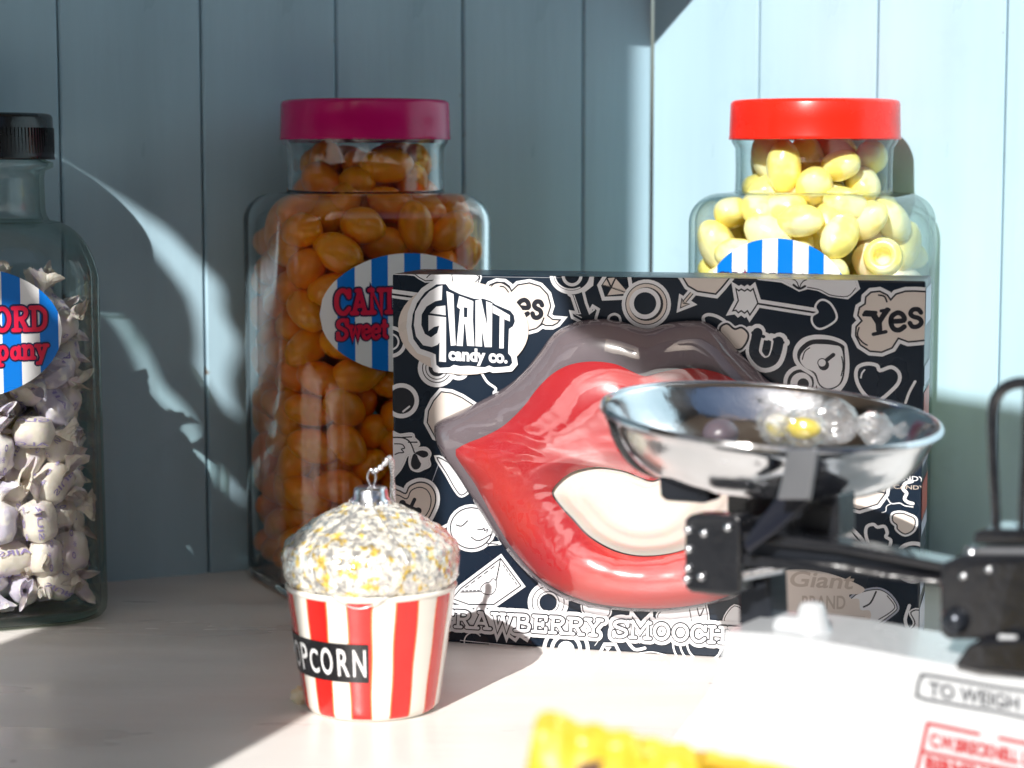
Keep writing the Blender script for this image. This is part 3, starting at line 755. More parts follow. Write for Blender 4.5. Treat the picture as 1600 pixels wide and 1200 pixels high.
word(art, 'e', *E_([(1135, 508)])[0], *E_([(1325, 500)])[0], 41, [(7.5, Bk, 0)], b, ls=0.02)
word(art, 's', *E_([(1330, 470)])[0], *E_([(1500, 462)])[0], 41, [(7, Bk, 0)], b + .00001, ls=0.02)
# heart below
b = nxt(.00002)
art.stroke(cm(E_([(1035, 925), (1000, 872), (900, 855), (805, 890), (782, 980), (815, 1090), (890, 1190), (1000, 1250), (1170, 1120), (1235, 1030), (1228, 945), (1150, 890)]), 4), 5.5, Wt, b, closed=True)
line(E_([(872, 920), (845, 955), (835, 1000)]), 2.6, Wt)
line(E_([(1400, 1040), (1340, 1150), (1300, 1260)]), 4, Wt)
lay0[0] = .0
# --- right hand lower part
b = sticker(H_([(380, 60), (860, 60), (845, 145), (790, 220), (660, 260), (560, 235), (380, 250), (200, 220)]), Cr, 12, 1.6, smooth=False)
line(H_([(640, 60), (760, 120), (850, 140)]), 1.8, b=b); line(H_([(500, 225), (560, 215), (585, 225)]), 1.6, b=b + .000004)
for k in range(4): line(H_([(590 + k * 18, 100), (610 + k * 16, 135)]), 1.4)
line(H_([(860, 175), (890, 215), (950, 212), (985, 230), (1045, 240)]), 1.6, Wt); line(H_([(890, 215), (855, 235), (850, 270), (820, 280)]), 1.1, Wt)
sticker(H_([(960, 285), (1010, 300), (1060, 330), (1050, 400), (990, 435), (935, 400), (930, 370), (900, 340), (905, 295)]), Cr, 8, 1.5)
b = nxt(.00002)
art.poly(cm(H_([(300, 370), (520, 375), (600, 400), (660, 470), (720, 515), (740, 560), (600, 540), (300, 470)]), 3), Wt, b)
line(H_([(480, 358), (560, 362), (640, 430), (690, 490)]), 5.5, Wt); line(H_([(480, 378), (570, 390), (650, 470), (700, 515), (760, 520)]), 2)
b = nxt(.00002)
art.stroke(cm(H_([(765, 530), (725, 500), (705, 430), (715, 380), (760, 365), (790, 385), (840, 380), (860, 425), (850, 455), (885, 480), (870, 530), (810, 545)]), 4), 5, Wt, b, closed=True)
ringp(*H_([(1050, 640)])[0], 30, 6, Wt)
line(H_([(1040, 55), (990, 70), (975, 110), (1000, 140), (985, 180), (1010, 205), (1045, 215)]), 5, Wt)
t, T = text_tris('GIANT CANDY', .01)
art.tris([(bx(1350 + a * 95, 763)[0], bx(1390, 763)[1] + b_ * .0028) for a, b_ in t], T, Gd, nxt(.00001))
art.tris([(bx(1340 + a * 105, 750)[0], bx(1390, 750)[1] + b_ * .0034) for a, b_ in t], T, Wt, nxt(.00001))
# pale cloud of BRAND, second envelope
b = sticker(H_([(760, 835), (860, 862), (930, 955), (895, 1010), (740, 1105), (560, 1100), (600, 900)]), Wt, 7, 1.2, white=Gy)
line(H_([(780, 850), (740, 930), (690, 960)]), 2, b=b); line(H_([(860, 880), (915, 955), (880, 1000), (800, 1050)]), 1.2, b=b + .000004)
b = nxt(.00004)
art.poly(cm(H_([(90, 705), (270, 690), (480, 730), (690, 820), (660, 865), (590, 870), (600, 900), (655, 905), (668, 980), (730, 985), (742, 1030), (700, 1055), (400, 1035), (60, 1010), (20, 950), (30, 890), (110, 840), (95, 770)]), 4), Cr, b)
t, T = text_tris('BRAND', .02)
art.tris([(bx(1253 + a * 68, 950)[0], bx(1253 + a * 68, 951)[1] + b_ * .0095) for a, b_ in t], T, Gd, b + .00001)
t, T = text_tris('Giant', .02)
art.tris([(bx(1232 + a * 100 + b_ * 8, 918)[0], bx(1232, 915)[1] + b_ * .011) for a, b_ in t], T, Gd, b + .00001)
line(H_([(120, 985), (700, 1030)]), 1, Gd, smooth=False)
sticker(H_([(1030, 1000), (1060, 1080), (1000, 1150), (960, 1200), (1060, 1220), (1100, 1000)]), Wt, 6, 1.4)
line(H_([(1020, 950), (990, 1050), (1010, 1120)]), 5, Wt)
art.mb.build('doodle_print', A_MATS, Bx)
# --- logo, on its own
lg = Art(bx, BW, BH, lambda a, b, lay: bl_(a, b, OFF + .0011 + lay), art.px)
lg.poly(ell(725, 512, 102, 73, 48, 4), Cr, 0)
blob = A([(640, 135), (530, 140), (400, 230), (310, 350), (262, 480), (247, 620), (270, 760), (350, 870), (480, 915), (522, 935), (530, 1050), (570, 1085), (680, 1082), (730, 1052), (800, 1068), (900, 1064), (1000, 1075), (1080, 1080), (1130, 1060), (1180, 1082), (1280, 1076), (1360, 1068), (1392, 1030), (1382, 965), (1345, 920), (1355, 645), (1400, 615), (1422, 560), (1410, 490), (1370, 440), (1200, 368), (1150, 330), (1060, 300), (960, 302), (800, 250), (680, 192)])
lg.stroke(blob, 17, Wt, .00001, closed=True); lg.poly(blob, Nv, .00004)
for P in ([(600, 150), (555, 160), (450, 220), (360, 320), (290, 450), (275, 600), (300, 730), (380, 830), (480, 850), (545, 825), (566, 800), (560, 1015), (640, 1020), (640, 512), (440, 488), (440, 670), (505, 622), (562, 610), (540, 690), (470, 740), (400, 700), (360, 600), (365, 480), (420, 390), (520, 330), (592, 315)],
          [(455, 465), (530, 390), (632, 380), (636, 490)],
          [(645, 215), (725, 248), (750, 830), (695, 835)],
          [(790, 270), (850, 291), (842, 400), (845, 590), (830, 840), (760, 835), (800, 420), (765, 395)],
          [(851, 291), (950, 330), (945, 540), (962, 840), (880, 835), (857, 590), (846, 590), (846, 510), (880, 515), (884, 404), (843, 398)],
          [(975, 320), (1040, 305), (1110, 620), (1095, 330), (1165, 355), (1160, 850), (1080, 850), (1045, 640), (1050, 845), (975, 840)],
          [(1170, 375), (1365, 490), (1365, 560), (1300, 532), (1295, 865), (1245, 865), (1250, 500), (1170, 462)]):
    lg.poly(A(P), Wt, .00008)
t, T = text_tris('candy co.', .045)
y0 = bx(700, 561.5)[1]; x0 = bx(702, 560)[0]; x1 = bx(794, 560)[0]
lg.tris([(x0 + a * (x1 - x0), y0 + b_ * .0089 - a * .0009) for a, b_ in t], T, Wt, .00008)
lg.mb.build('maker_logo', A_MATS, Bx)
# --- title lettering
tt = Art(bx, BW, BH, lambda a, b, lay: bl_(a, b, OFF + .0011 + lay), art.px)
for wd_, xa, xb in (('STRAWBERRY', 658, 943), ('SMOOCHES', 958, 1190)):
    ya = 978 + (xa - 717) * .0605; yb = 978 + (xb - 717) * .0605
    word(tt, wd_, xa, ya, xb, yb, 24, [(20, Wt, 0), (8.8, Bk, .0004), (4.9, Wt, .0008)], 0)
tt.mb.build('title_lettering', A_MATS, Bx)
# --- right hand side print
sd_ = MB()
for (z0, z1, m) in ((.188, .170, 0), (.150, .140, 0), (.137, .119, 1), (.118, .100, 0), (.092, .074, 1), (.073, .066, 0), (.050, .036, 0), (.03, .012, 0)):
    sd_.add([(BW + .0003, .001, z0), (BW + .0003, BD * .9, z0), (BW + .0003, BD * .9, z1), (BW + .0003, .001, z1)], [(0, 1, 2, 3)], m)
sd_.build('side_print', [M_pg, M_pred], Bx)

# --- window blister, tray
LO = [(716, 702), (735, 690), (760, 680), (790, 664), (820, 636), (845, 604), (868, 582), (895, 568), (930, 563), (965, 567), (990, 578), (1012, 586), (1035, 580), (1060, 575), (1095, 574), (1130, 582), (1165, 600), (1200, 630), (1235, 660), (1275, 685), (1305, 702),
      (1290, 740), (1265, 790), (1235, 840), (1200, 885), (1160, 918), (1110, 937), (1050, 946), (990, 946), (930, 938), (880, 920), (840, 893), (805, 853), (775, 805), (748, 755), (725, 722)]
MO = [(868, 766), (880, 748), (902, 733), (936, 726), (976, 731), (1005, 742), (1024, 747), (1045, 740), (1075, 731), (1105, 728), (1135, 737), (1156, 756), (1158, 772), (1150, 790), (1130, 813), (1102, 838), (1064, 858), (1010, 865), (966, 857), (926, 835), (900, 808), (880, 786)]
BO = [(682, 668), (692, 655), (740, 632), (790, 605), (820, 580), (845, 550), (868, 520), (900, 503), (940, 498), (975, 503), (1012, 513), (1050, 503), (1095, 501), (1117, 510), (1135, 525), (1150, 543), (1165, 559), (1182, 576), (1204, 596), (1240, 616), (1290, 637), (1340, 655), (1348, 672), (1330, 720), (1300, 780), (1265, 840), (1220, 895), (1160, 928), (1110, 943), (1050, 952), (990, 952), (930, 946), (880, 930), (835, 900), (790, 850), (750, 790), (715, 735), (690, 700)]
def resample(P, cx, cy, n):
    P = cm(P, 8); pol = sorted((math.atan2(b - cy, a - cx), math.hypot(a - cx, b - cy)) for a, b in P)
    an = [p[0] for p in pol]; rr = [p[1] for p in pol]
    th = np.linspace(-PI, PI, n, endpoint=False)
    r = np.interp(th, an + [an[0] + 2 * PI], rr + [rr[0]], period=2 * PI)
    return [(cx + q_ * math.cos(t_), cy + q_ * math.sin(t_)) for t_, q_ in zip(th, r)]
NA = 200; LCX, LCY = 1010, 775
lo = [bx(*p) for p in resample(LO, LCX, LCY, NA)]; mo = [bx(*p) for p in resample(MO, LCX, LCY, NA)]
cxm, cym = bx(LCX, LCY)
mb = MB(); pb = [bx(*p) for p in cm(BO, 4)]
prism(mb, [bl_(a, b, .0022) for a, b in pb], (0, -.0009, 0)); mb.build('window_tray', M_back, Bx)
BASE = .0032
Lp = thing('lips_candy', 'giant glossy red lips with a white mouth behind the clear window of the doodled box', 'candy', BL, angB)
mb = MB(); KR = 26; vs = []
for j in range(KR + 1):
    u = j / KR
    for i in range(NA):
        a = 2 * PI * i / NA - PI
        x = lo[i][0] + (mo[i][0] - lo[i][0]) * u; y = lo[i][1] + (mo[i][1] - lo[i][1]) * u
        h = .0135 * math.sin(PI * min(1, .03 + u * .90)) ** .62
        upm = max(0, math.sin(-a))            # upper lip: a second softer fold
        h -= .0020 * upm * math.exp(-((u - .58) / .10) ** 2)
        h += .0018 * upm * math.exp(-((u - .78) / .10) ** 2)
        h *= 1 + .05 * noise.noise(Vector((math.cos(a) * 3, math.sin(a) * 3, u)))
        corner = min(1, math.hypot(lo[i][0] - mo[i][0], lo[i][1] - mo[i][1]) / .012)
        vs.append(bl_(x, y, BASE + h * (.6 + .4 * corner)))
fs = [(j * NA + i, j * NA + (i + 1) % NA, (j + 1) * NA + (i + 1) % NA, (j + 1) * NA + i) for j in range(KR) for i in range(NA)]
mb.add(vs, fs, 0, True); mb.build('lips', M_lips, Lp)
mb = MB(); vs = []
for j in range(15):
    u = j / 14
    for i in range(NA):
        x = mo[i][0] + (cxm - mo[i][0]) * u; y = mo[i][1] + (cym - mo[i][1]) * u
        h = .0058 + .0022 * math.tanh((u - .12) * 20) + .0012 * math.tanh((u - .36) * 25) + .001 * u
        vs.append(bl_(x, y, BASE + h))
vs.append(bl_(cxm, cym, BASE + .0092))
fs = [(j * NA + i, j * NA + (i + 1) % NA, (j + 1) * NA + (i + 1) % NA, (j + 1) * NA + i) for j in range(14) for i in range(NA)]
mb.add(vs, fs, 0, True); mb.build('mouth', M_choc, Lp)
# blister
NB = 260; bo = [bx(*p) for p in resample(BO, 1012, 735, NB)]; bc = bx(1012, 735)
mb = MB(); vs = []; KB = 46
for j in range(KB):
    u = (j / KB) ** 1.6
    for i in range(NB):
        a = 2 * PI * i / NB - PI
        t_ = 1 - u
        x = bc[0] + (bo[i][0] - bc[0]) * t_; y = bc[1] + (bo[i][1] - bc[1]) * t_
        dp = .0080 * math.exp(-(t_ / .40) ** 2) + .0012 * max(0, math.sin(-a)) * math.exp(-((t_ - .60) / .07) ** 2)
        h = .0185 * (1 - t_ ** 8) ** .5 - dp
        p = Vector((x * 40, y * 40, 0)); e_ = min(1, u * 10)
        h += .0006 * noise.noise(p * .7) * e_ + .00012 * abs(noise.noise(p * 2.1 + Vector((5, 3, 1)))) * e_
        # pulled creases near the left corner
        cr = math.exp(-((x - bo[0][0] - .012) / .03) ** 2)
        h += .0010 * noise.noise(Vector((a * 14, t_ * 1.5, 7))) * e_ * cr + .0012 * abs(noise.noise(Vector((x * 260, y * 90, 2)))) * e_ * cr
        vs.append(bl_(x, y, BASE + h + (0 if j else -.0004)))
fs = [(j * NB + i, j * NB + (i + 1) % NB, (j + 1) * NB + (i + 1) % NB, (j + 1) * NB + i) for j in range(KB - 1) for i in range(NB)]
fs.append(tuple((KB - 1) * NB + i for i in range(NB)))
mb.add(vs, fs, 0, True)
mb.build('window_blister', M_film, Bx)

# ------------------------------------------------------------------ sweet jars
def rsq_radius(th, half, r):
    """radius of a rounded square at angle th"""
    c, s_ = abs(math.cos(th)), abs(math.sin(th)); k = half - r
    t1 = half / max(c, s_)
    x, y = t1 * c, t1 * s_
    if min(x, y) <= k + 1e-9: return t1
    # intersect ray with corner circle
    b = -(c * k + s_ * k); cc = 2 * k * k - r * r
    return -b + math.sqrt(max(0, b * b - cc))
M_solid = bpy.data.materials.new('thick clear glass'); M_solid.use_nodes = True
_p = M_solid.node_tree.nodes['Principled BSDF']; _p.inputs['Transmission Weight'].default_value = 1; _p.inputs['Roughness'].default_value = .0
_p.inputs['IOR'].default_value = 1.46; _p.inputs['Base Color'].default_value = (.99, 1, .995, 1)
_n = N(M_solid.node_tree, 'ShaderNodeTexNoise'); _n.inputs['Scale'].default_value = 14; _n.inputs['Detail'].default_value = 1
_t = N(M_solid.node_tree, 'ShaderNodeTexCoord'); M_solid.node_tree.links.new(_t.outputs['Object'], _n.inputs['Vector'])
_b = N(M_solid.node_tree, 'ShaderNodeBump'); _b.inputs['Distance'].default_value = .0012; M_solid.node_tree.links.new(_n.outputs[0], _b.inputs['Height']); M_solid.node_tree.links.new(_b.outputs[0], _p.inputs['Normal'])
class Jar:
    def __init__(s, loc, rot, half, rc, H, prof):
        s.loc = Vector(loc); s.rot = rot; s.half = half; s.rc = rc; s.H = H; s.prof = prof   # prof: [(z, scale of half, roundness 0..1)]
    def rad(s, th, k, rd, inset=0):
        half = s.half * k - inset
        r = s.rc * k + (half - s.rc * k) * rd - inset * 0
        r = max(.001, min(r, half * .999))
        return rsq_radius(th, half, r)
    def skin(s, inset=0, z0=None, seg=96, bottom=True):
        vs = []; P = s.prof
        for z, k, rd in P:
            for i in range(seg):
                th = 2 * PI * i / seg; r = s.rad(th, k, rd, inset)
                vs.append((r * math.cos(th), r * math.sin(th), z if z0 is None else max(z, z0)))
        n = len(P)
        fs = [(j * seg + i, j * seg + (i + 1) % seg, (j + 1) * seg + (i + 1) % seg, (j + 1) * seg + i) for j in range(n - 1) for i in range(seg)]
        if bottom: fs.append(tuple(range(seg - 1, -1, -1)))
        return vs, fs
    def halfat(s, z):
        P = s.prof
        for (za, ka, ra), (zb, kb, rb) in zip(P, P[1:]):
            if za <= z <= zb:
                t = (z - za) / max(1e-9, zb - za); return s.half * (ka + (kb - ka) * t), ra + (rb - ra) * t
        return s.half * P[-1][1], 1
    def surf(s, u, z, off):
        """point on the wall of the jar: u metres round from the middle of the front face (local -y)"""
        a = s.half - s.rc
        sg = 1 if u >= 0 else -1; q_ = abs(u)
        if q_ <= a: x, y, nx, ny = q_, -s.half, 0, -1
        else:
            ph = min((q_ - a) / s.rc, PI / 2)
            x = a + s.rc * math.sin(ph); y = -a - s.rc * math.cos(ph); nx, ny = math.sin(ph), -math.cos(ph)
            rest = q_ - a - s.rc * PI / 2
            if rest > 0: y += rest
        return (sg * (x + nx * off), y + ny * off, z)
def wave(z0, z1, r, amp, n):
    return [(z0 + (z1 - z0) * i / n, r + amp * (1 if i % 2 else 0)) for i in range(n + 1)]
def lid(J, z0, z1, r, m, root, ribs=True):
    mb = MB(); h = z1 - z0; e = .0022
    prof = [(r - .0015, z0 + .0004), (r, z0 + .0002), (r + .0003, z0 + .001), (r, z0 + .0022), (r - .0003, z0 + h * .5), (r - .0006, z1 - e), (r - .0012, z1 - .0008), (r - .0026, z1), (r - .005, z1 + .0003), (r - .012, z1 - .0002), (r - .013, z1 - .001), (.0004, z1 - .001)]
    lathe(mb, prof, 96); lathe(mb, [(r - .0015, z0 + .0004), (r - .0016, z1 - .003), (.001, z1 - .003)], 96)
    lo_ = mb.build('lid', m, root)
    if ribs:
        mb = MB(); 
        for i in range(120):
            a = 2 * PI * i / 120; c, s_ = math.cos(a), math.sin(a)
            rr = r - .0004
            box(mb, (rr * c, rr * s_, z0 + h * .42), (.0009, .0009, h * .55), rot=Matrix.Rotation(a, 3, 'Z'))
        mb.build('lid_ribs', m, lo_)
def label(J, zc, a, b, uc, root, words, mirror=1, first=.0098, wblue=.0098):
    """oval paper label: white with blue stripes, wrapped round the front face"""
    mb = MB(); nz_ = 10; x = -a; cols = []
    pos = [-a, -a + first]; bl = False; k = 0
    edges = [(-a, -a + first, 0)]; x = -a + first; m = 1
    while x < a - 1e-6:
        x2 = min(x + wblue, a); edges.append((x, x2, m)); x = x2; m = 1 - m
    for (x0, x1, m) in edges:
        n = max(2, int((x1 - x0) / .0014))
        for i in range(n):
            xa = x0 + (x1 - x0) * i / n; xb = x0 + (x1 - x0) * (i + 1) / n
            ha = b * math.sqrt(max(0, 1 - (xa / a) ** 2)); hb = b * math.sqrt(max(0, 1 - (xb / a) ** 2))
            mb.add([J.surf(uc + xa, zc - ha, .0006), J.surf(uc + xb, zc - hb, .0006), J.surf(uc + xb, zc + hb, .0006), J.surf(uc + xa, zc + ha, .0006)], [(0, 1, 2, 3)], m)
    lb = mb.build('label', [M_paper, M_blue], root)
    mb2 = Art(lambda x_, y_: (x_, y_), 0, 0, lambda p_, q_, lay: J.surf(uc + p_, zc + q_, .0008 + lay), 1.0)
    for txt, xa, xb, y_, h in words:
        word(mb2, txt, xa, y_, xb, y_, h, [(h * .36, 1, 0), (h * .20, 0, .0005)], 0, raw=True)
    mb2.mb.build('label_lettering', [M_redink, M_navyink], lb)
def make_jar(name, label_txt, J, Mg, lidm, lidz, lidr, neck, ribs=True, solid=False):
    root = thing(name, label_txt, 'sweet jar', J.loc, J.rot)
    mb = MB(); vs, fs = J.skin(0); mb.add(vs, fs, 0, True)
    if solid:
        v2, f2 = J.skin(.0026, z0=.0075); mb.add(v2, [f[::-1] for f in f2], 0, True)
        n = len(vs); a0 = n - 96; b0 = n + len(v2) - 96
        mb.f += [[a0 + i, a0 + (i + 1) % 96, b0 + (i + 1) % 96, b0 + i] for i in range(96)]; mb.m += [0] * 96; mb.sm += [False] * 96
        mb.build('glass_body', Mg, root)
    else:
        mb.build('glass_body', Mg, root)
        mb = MB(); vs, fs = J.skin(.0028, z0=.006); mb.add(vs, fs, 0, True)
        mb.build('glass_inner_wall', M_glassin, root)
    lid(J, lidz[0], lidz[1], lidr, lidm, root, ribs)
    return root
def big_profile(H, half, zs, zn, rneck, base=.006):
    """z, scale, roundness: foot, straight wall, shoulder, neck, neck ring"""
    P = [(0.0005, .90, .1), (0, .93, .1), (.0012, .965, .05), (.004, .99, 0), (.009, 1, 0)]
    for k in range(1, 7): P.append((.009 + (zs - .009) * k / 6, 1.0, 0))
    rs = .016
    kn = rneck / half
    for k in range(1, 9):
        a = PI / 2 * k / 8
        P.append((zs + rs * math.sin(a), 1 - (rs / half) * (1 - math.cos(a)), .12 * k / 8))
    z2 = zs + rs
    for k in range(1, 5):
        t = k / 4; P.append((z2 + (zn - z2) * (t ** 1.5) * .7, 1 - rs / half - (1 - rs / half - kn - .02) * t, .12 + .88 * t))
    P += [(zn - .001, kn + .01, 1), (zn + .001, kn, 1), (zn + .012, kn - .004, 1), (zn + .025, kn + .002, 1), (zn + .028, kn + .03, 1), (zn + .031, kn + .045, 1), (zn + .034, kn + .03, 1), (zn + .0355, kn + .005, 1), (zn + .046, kn, 1)]
    return P
ZJ = 1.25
def zat(py, Y): return at(800, py, Y).z
# lids, necks and shoulders measured at the jar's axis depth
lidT = zat(157, ZJ); lidB = zat(219, ZJ); neckB = zat(299, ZJ); shl = zat(344, ZJ)
rl = 132 / FPX * ZJ * 1.0; rn = 122 / FPX * ZJ
halfw = .128 / 2
Pb = big_profile(lidT, halfw, shl, neckB, rn)
locM = at(571, 250, ZJ); JM = Jar((locM.x, ZJ, 0), R(24), halfw, .034, lidT, Pb)
locR = at(1272, 250, ZJ); JR = Jar((locR.x, ZJ, 0), R(-26), halfw, .034, lidT, Pb)
jm = make_jar('sweet_jar', 'square glass jar with a magenta lid, full of orange sweets', JM, M_solid, M_magenta, (lidB, lidT), rl, neckB, ribs=False, solid=True)
jr = make_jar('sweet_jar', 'square glass jar with a bright red lid, full of pale yellow sweets', JR, M_glass, M_redlid, (lidB, lidT), rl, neckB, ribs=False)
zlab = zat(489, ZJ - .06)
label(JM, zlab, .0510, .0335, .001, jm, [('CANDYFORD', -.0425, .0425, .0008, .0125), ('Sweet', -.0415, -.0120, -.0135, .0105), ('Company', -.006, .0420, -.0135, .0105)])
label(JR, zat(466, ZJ - .06), .0415, .0335, -.000, jr, [('CANDYFORD', -.0355, .0355, .0000, .0120), ('Sweet', -.036, -.010, -.0145, .010), ('Company', -.006, .036, -.0145, .010)], wblue=.0090, first=.006)
# left jar: narrower neck, rounder shoulders, old greenish glass
YL = 1.165
cl = at(-42, 250, YL); hl = .0605
zsL = zat(432, YL); znL = zat(333, YL); lbL = zat(250, YL); ltL = zat(178, YL)
rnL = 108 / FPX * YL; rlL = 124 / FPX * YL
knL = rnL / hl
PL = [(0.0008, .88, .1), (0, .92, .1), (.0015, .965, .05), (.005, .992, 0), (.010, 1, 0)]
for k in range(1, 7): PL.append((.010 + (zsL - .010) * k / 6, 1.0 - .018 * k / 6, 0))
k0 = .982
for k in range(1, 11):
    a = PI / 2 * k / 10
    PL.append((zsL + (znL - .004 - zsL) * math.sin(a), k0 - (k0 - knL - .03) * (1 - math.cos(a)), .9 * k / 10))
PL += [(znL - .001, knL + .01, 1), (znL + .002, knL, 1), (lbL - .010, knL - .005, 1), (lbL - .006, knL + .005, 1), (lbL - .004, knL + .08, 1), (lbL - .0015, knL + .08, 1), (lbL, knL + .01, 1), (lbL + .012, knL, 1)]
JL = Jar((cl.x, YL, 0), R(24), hl, .026, ltL, PL)
jl = make_jar('sweet_jar', 'greenish glass jar with a black lid, holding white wrapped sweets', JL, M_glassg, M_blackp, (lbL, ltL), rlL, znL)
mb = MB(); vs, fs = [], []
for z_, k_ in ((.0012, .93), (.0022, .955), (.0055, .955), (.0068, .93)):
    for i in range(96):
        th = 2 * PI * i / 96; r_ = JL.rad(th, k_, .05, .0015); vs.append((r_ * math.cos(th), r_ * math.sin(th), z_))
fs = [(j * 96 + i, j * 96 + (i + 1) % 96, (j + 1) * 96 + (i + 1) % 96, (j + 1) * 96 + i) for j in range(3) for i in range(96)] + [tuple(range(95, -1, -1)), tuple(range(288, 384))]
mb.add(vs, fs, 0, True)
M_gbase = M_solid.copy(); M_gbase.name = 'green glass foot'; M_gbase.node_tree.nodes['Principled BSDF'].inputs['Base Color'].default_value = (.62, .78, .62, 1)
mb.build('glass_foot', M_gbase, jl)
label(JL, zat(521, YL - .062), .0500, .0345, -.0165, jl, [('CANDYFORD', -.0425, .0425, .0010, .0115), ('Sweet', -.0415, -.0120, -.0140, .0100), ('Company', -.008, .0425, -.0140, .0100)])

# ------------------------------------------------------------------ sweets packed inside
def pack(J, N_, r, ztop, inset, iters=160, seed=1, zmin=.008, heap=None):
    rg = np.random.default_rng(seed)
    zc = np.linspace(0, ztop, 60); hv = np.array([J.halfat(z)[0] for z in zc]); rv = np.array([J.halfat(z)[1] for z in zc])
    P = np.empty((N_, 3)); wts = hv ** 2 / (hv ** 2).sum()
    P[:, 2] = np.clip(rg.choice(zc, N_, p=wts) + rg.uniform(-.003, .003, N_), zmin, ztop)
    P[:, 0] = rg.uniform(-1, 1, N_) * np.interp(P[:, 2], zc, hv) * .8; P[:, 1] = rg.uniform(-1, 1, N_) * np.interp(P[:, 2], zc, hv) * .8
    for it in range(iters):
        D = P[:, None, :] - P[None, :, :]; d = np.sqrt((D ** 2).sum(2)) + np.eye(N_)
        ov = np.clip(2 * r - d, 0, None); np.fill_diagonal(ov, 0)
        P += (D / d[..., None] * ov[..., None]).sum(1) * .22
        P[:, 2] -= .00012 * (1 - it / iters)
        P[:, 2] = np.clip(P[:, 2], zmin + r * .8, ztop - r * .2)
        lim = np.interp(P[:, 2], zc, hv) - inset - r * .86; rd = np.interp(P[:, 2], zc, rv)
        P[:, 0] = np.clip(P[:, 0], -lim, lim); P[:, 1] = np.clip(P[:, 1], -lim, lim)
        rc = np.maximum(J.rc * (1 - rd) + lim * rd - r * .3 * (1 - rd), .002); k = lim - rc
        ax, ay = np.abs(P[:, 0]) - k, np.abs(P[:, 1]) - k; m = (ax > 0) & (ay > 0); q_ = np.hypot(ax, ay); m &= q_ > rc
        f = np.where(m, rc / np.maximum(q_, 1e-9), 1)
        P[:, 0] = np.where(m, np.sign(P[:, 0]) * (k + ax * f), P[:, 0]); P[:, 1] = np.where(m, np.sign(P[:, 1]) * (k + ay * f), P[:, 1])
    return P
def sweet_mesh(name, seed, L, Wd, T, m, lump=.06):
    bm = bmesh.new(); bmesh.ops.create_icosphere(bm, subdivisions=4, radius=1)
    o = Vector((seed * 3.1, seed * 1.7, seed))
    for v in bm.verts:
        p = v.co.copy(); n = 1 + lump * noise.noise(p * 1.2 + o) + .015 * noise.noise(p * 5 + o)
        sx = abs(p.x) ** 1.0
        v.co = Vector((p.x * L * n, p.y * Wd * n, p.z * T * n))
    for f in bm.faces: f.smooth = True
    me = bpy.data.meshes.new(name); bm.to_mesh(me); bm.free(); me.materials.append(m); return me
def fill(J, P, meshes, name, label_, cat, group, seed, tilt=.7, smin=.92, smax=1.1, wall=.0032, zmin=.0078, ztop=None):
    rg = random.Random(seed); M = Matrix.Translation(J.loc) @ Matrix.Rotation(J.rot, 4, 'Z'); out = []
    from mathutils import Euler
    zc = np.linspace(0, J.prof[-1][0], 90); hv = np.array([J.halfat(z)[0] for z in zc]); rv = np.array([J.halfat(z)[1] for z in zc])
    co = {}
    for me in meshes:
        c = np.array([v.co[:] for v in me.vertices]); co[me.name] = c[::max(1, len(c) // 220)]
    for p in P:
        me = meshes[rg.randrange(len(meshes))]
        e = Euler((rg.uniform(-PI, PI), rg.gauss(0, tilt), rg.uniform(-PI, PI))); s_ = rg.uniform(smin, smax)
        Rm = np.array(e.to_matrix()) * s_
        V = co[me.name] @ Rm.T; c = np.array(p, dtype=float)
        for it in range(6):
            W = V + c
            half = np.interp(W[:, 2], zc, hv) - wall; rd = np.interp(W[:, 2], zc, rv)
            rc = np.clip(J.rc * (1 - rd) + half * rd, .002, half); k = half - rc
            qx = np.abs(W[:, 0]) - k; qy = np.abs(W[:, 1]) - k
            d = np.hypot(np.maximum(qx, 0), np.maximum(qy, 0)) + np.minimum(np.maximum(qx, qy), 0) - rc
            i = int(d.argmax())
            if d[i] > 0:
                n = np.array([np.sign(W[i, 0]) * max(qx[i], 0), np.sign(W[i, 1]) * max(qy[i], 0)]); n /= max(1e-9, np.hypot(*n))
                c[:2] -= n * d[i] * 1.02
            lo = W[:, 2].min()
            if lo < zmin: c[2] += zmin - lo
            if ztop and W[:, 2].max() > ztop: c[2] -= W[:, 2].max() - ztop
        if d.max() > .0006:            # too tight a place for this one
            f = max(.6, 1 - d.max() / .012); s_ *= f
        o = bpy.data.objects.new(name, me); COL.objects.link(o)
        o.location = M @ Matrix.Rotation(-J.rot, 4, 'Z').inverted() @ Vector(c) if False else M @ Vector(c)
        o.rotation_euler = (Matrix.Rotation(J.rot, 3, 'Z') @ e.to_matrix()).to_euler(); o.scale = (s_, s_, s_)
        wx, wy = o.location.x - J.loc.x, o.location.y - J.loc.y
        fz = c[2] / J.prof[-1][0]
        hz = 'at the foot' if fz < .09 else 'low down' if fz < .25 else 'below the middle' if fz < .42 else 'above the middle' if fz < .60 else 'near the shoulder' if fz < .77 else 'high in the neck'
        side = 'far left' if wx < -.036 else 'left' if wx < -.014 else 'middle' if wx < .014 else 'right' if wx < .036 else 'far right'
        dp_ = 'front' if wy < -.018 else 'back' if wy > .022 else 'inner'
        tag(o, label_ + ', ' + hz + ', ' + side + ' ' + dp_, cat, group); out.append(o)
    return out
om = [sweet_mesh('orange_sweet', k, .0152, .0102, .0097, M_orange if k < 4 else M_orange2) for k in range(5)]
P = pack(JM, 390, .0107, neckB + .019, .0038, seed=3)
def outer(J, P, cap=298):
    d = [(min(J.halfat(p[2])[0] - max(abs(p[0]), abs(p[1])), .05 if p[2] < .205 else 0, p[2] + .004), i) for i, p in enumerate(P)]
    return [P[i] for _, i in sorted(d)[:cap]]
vis = outer(JM, P)
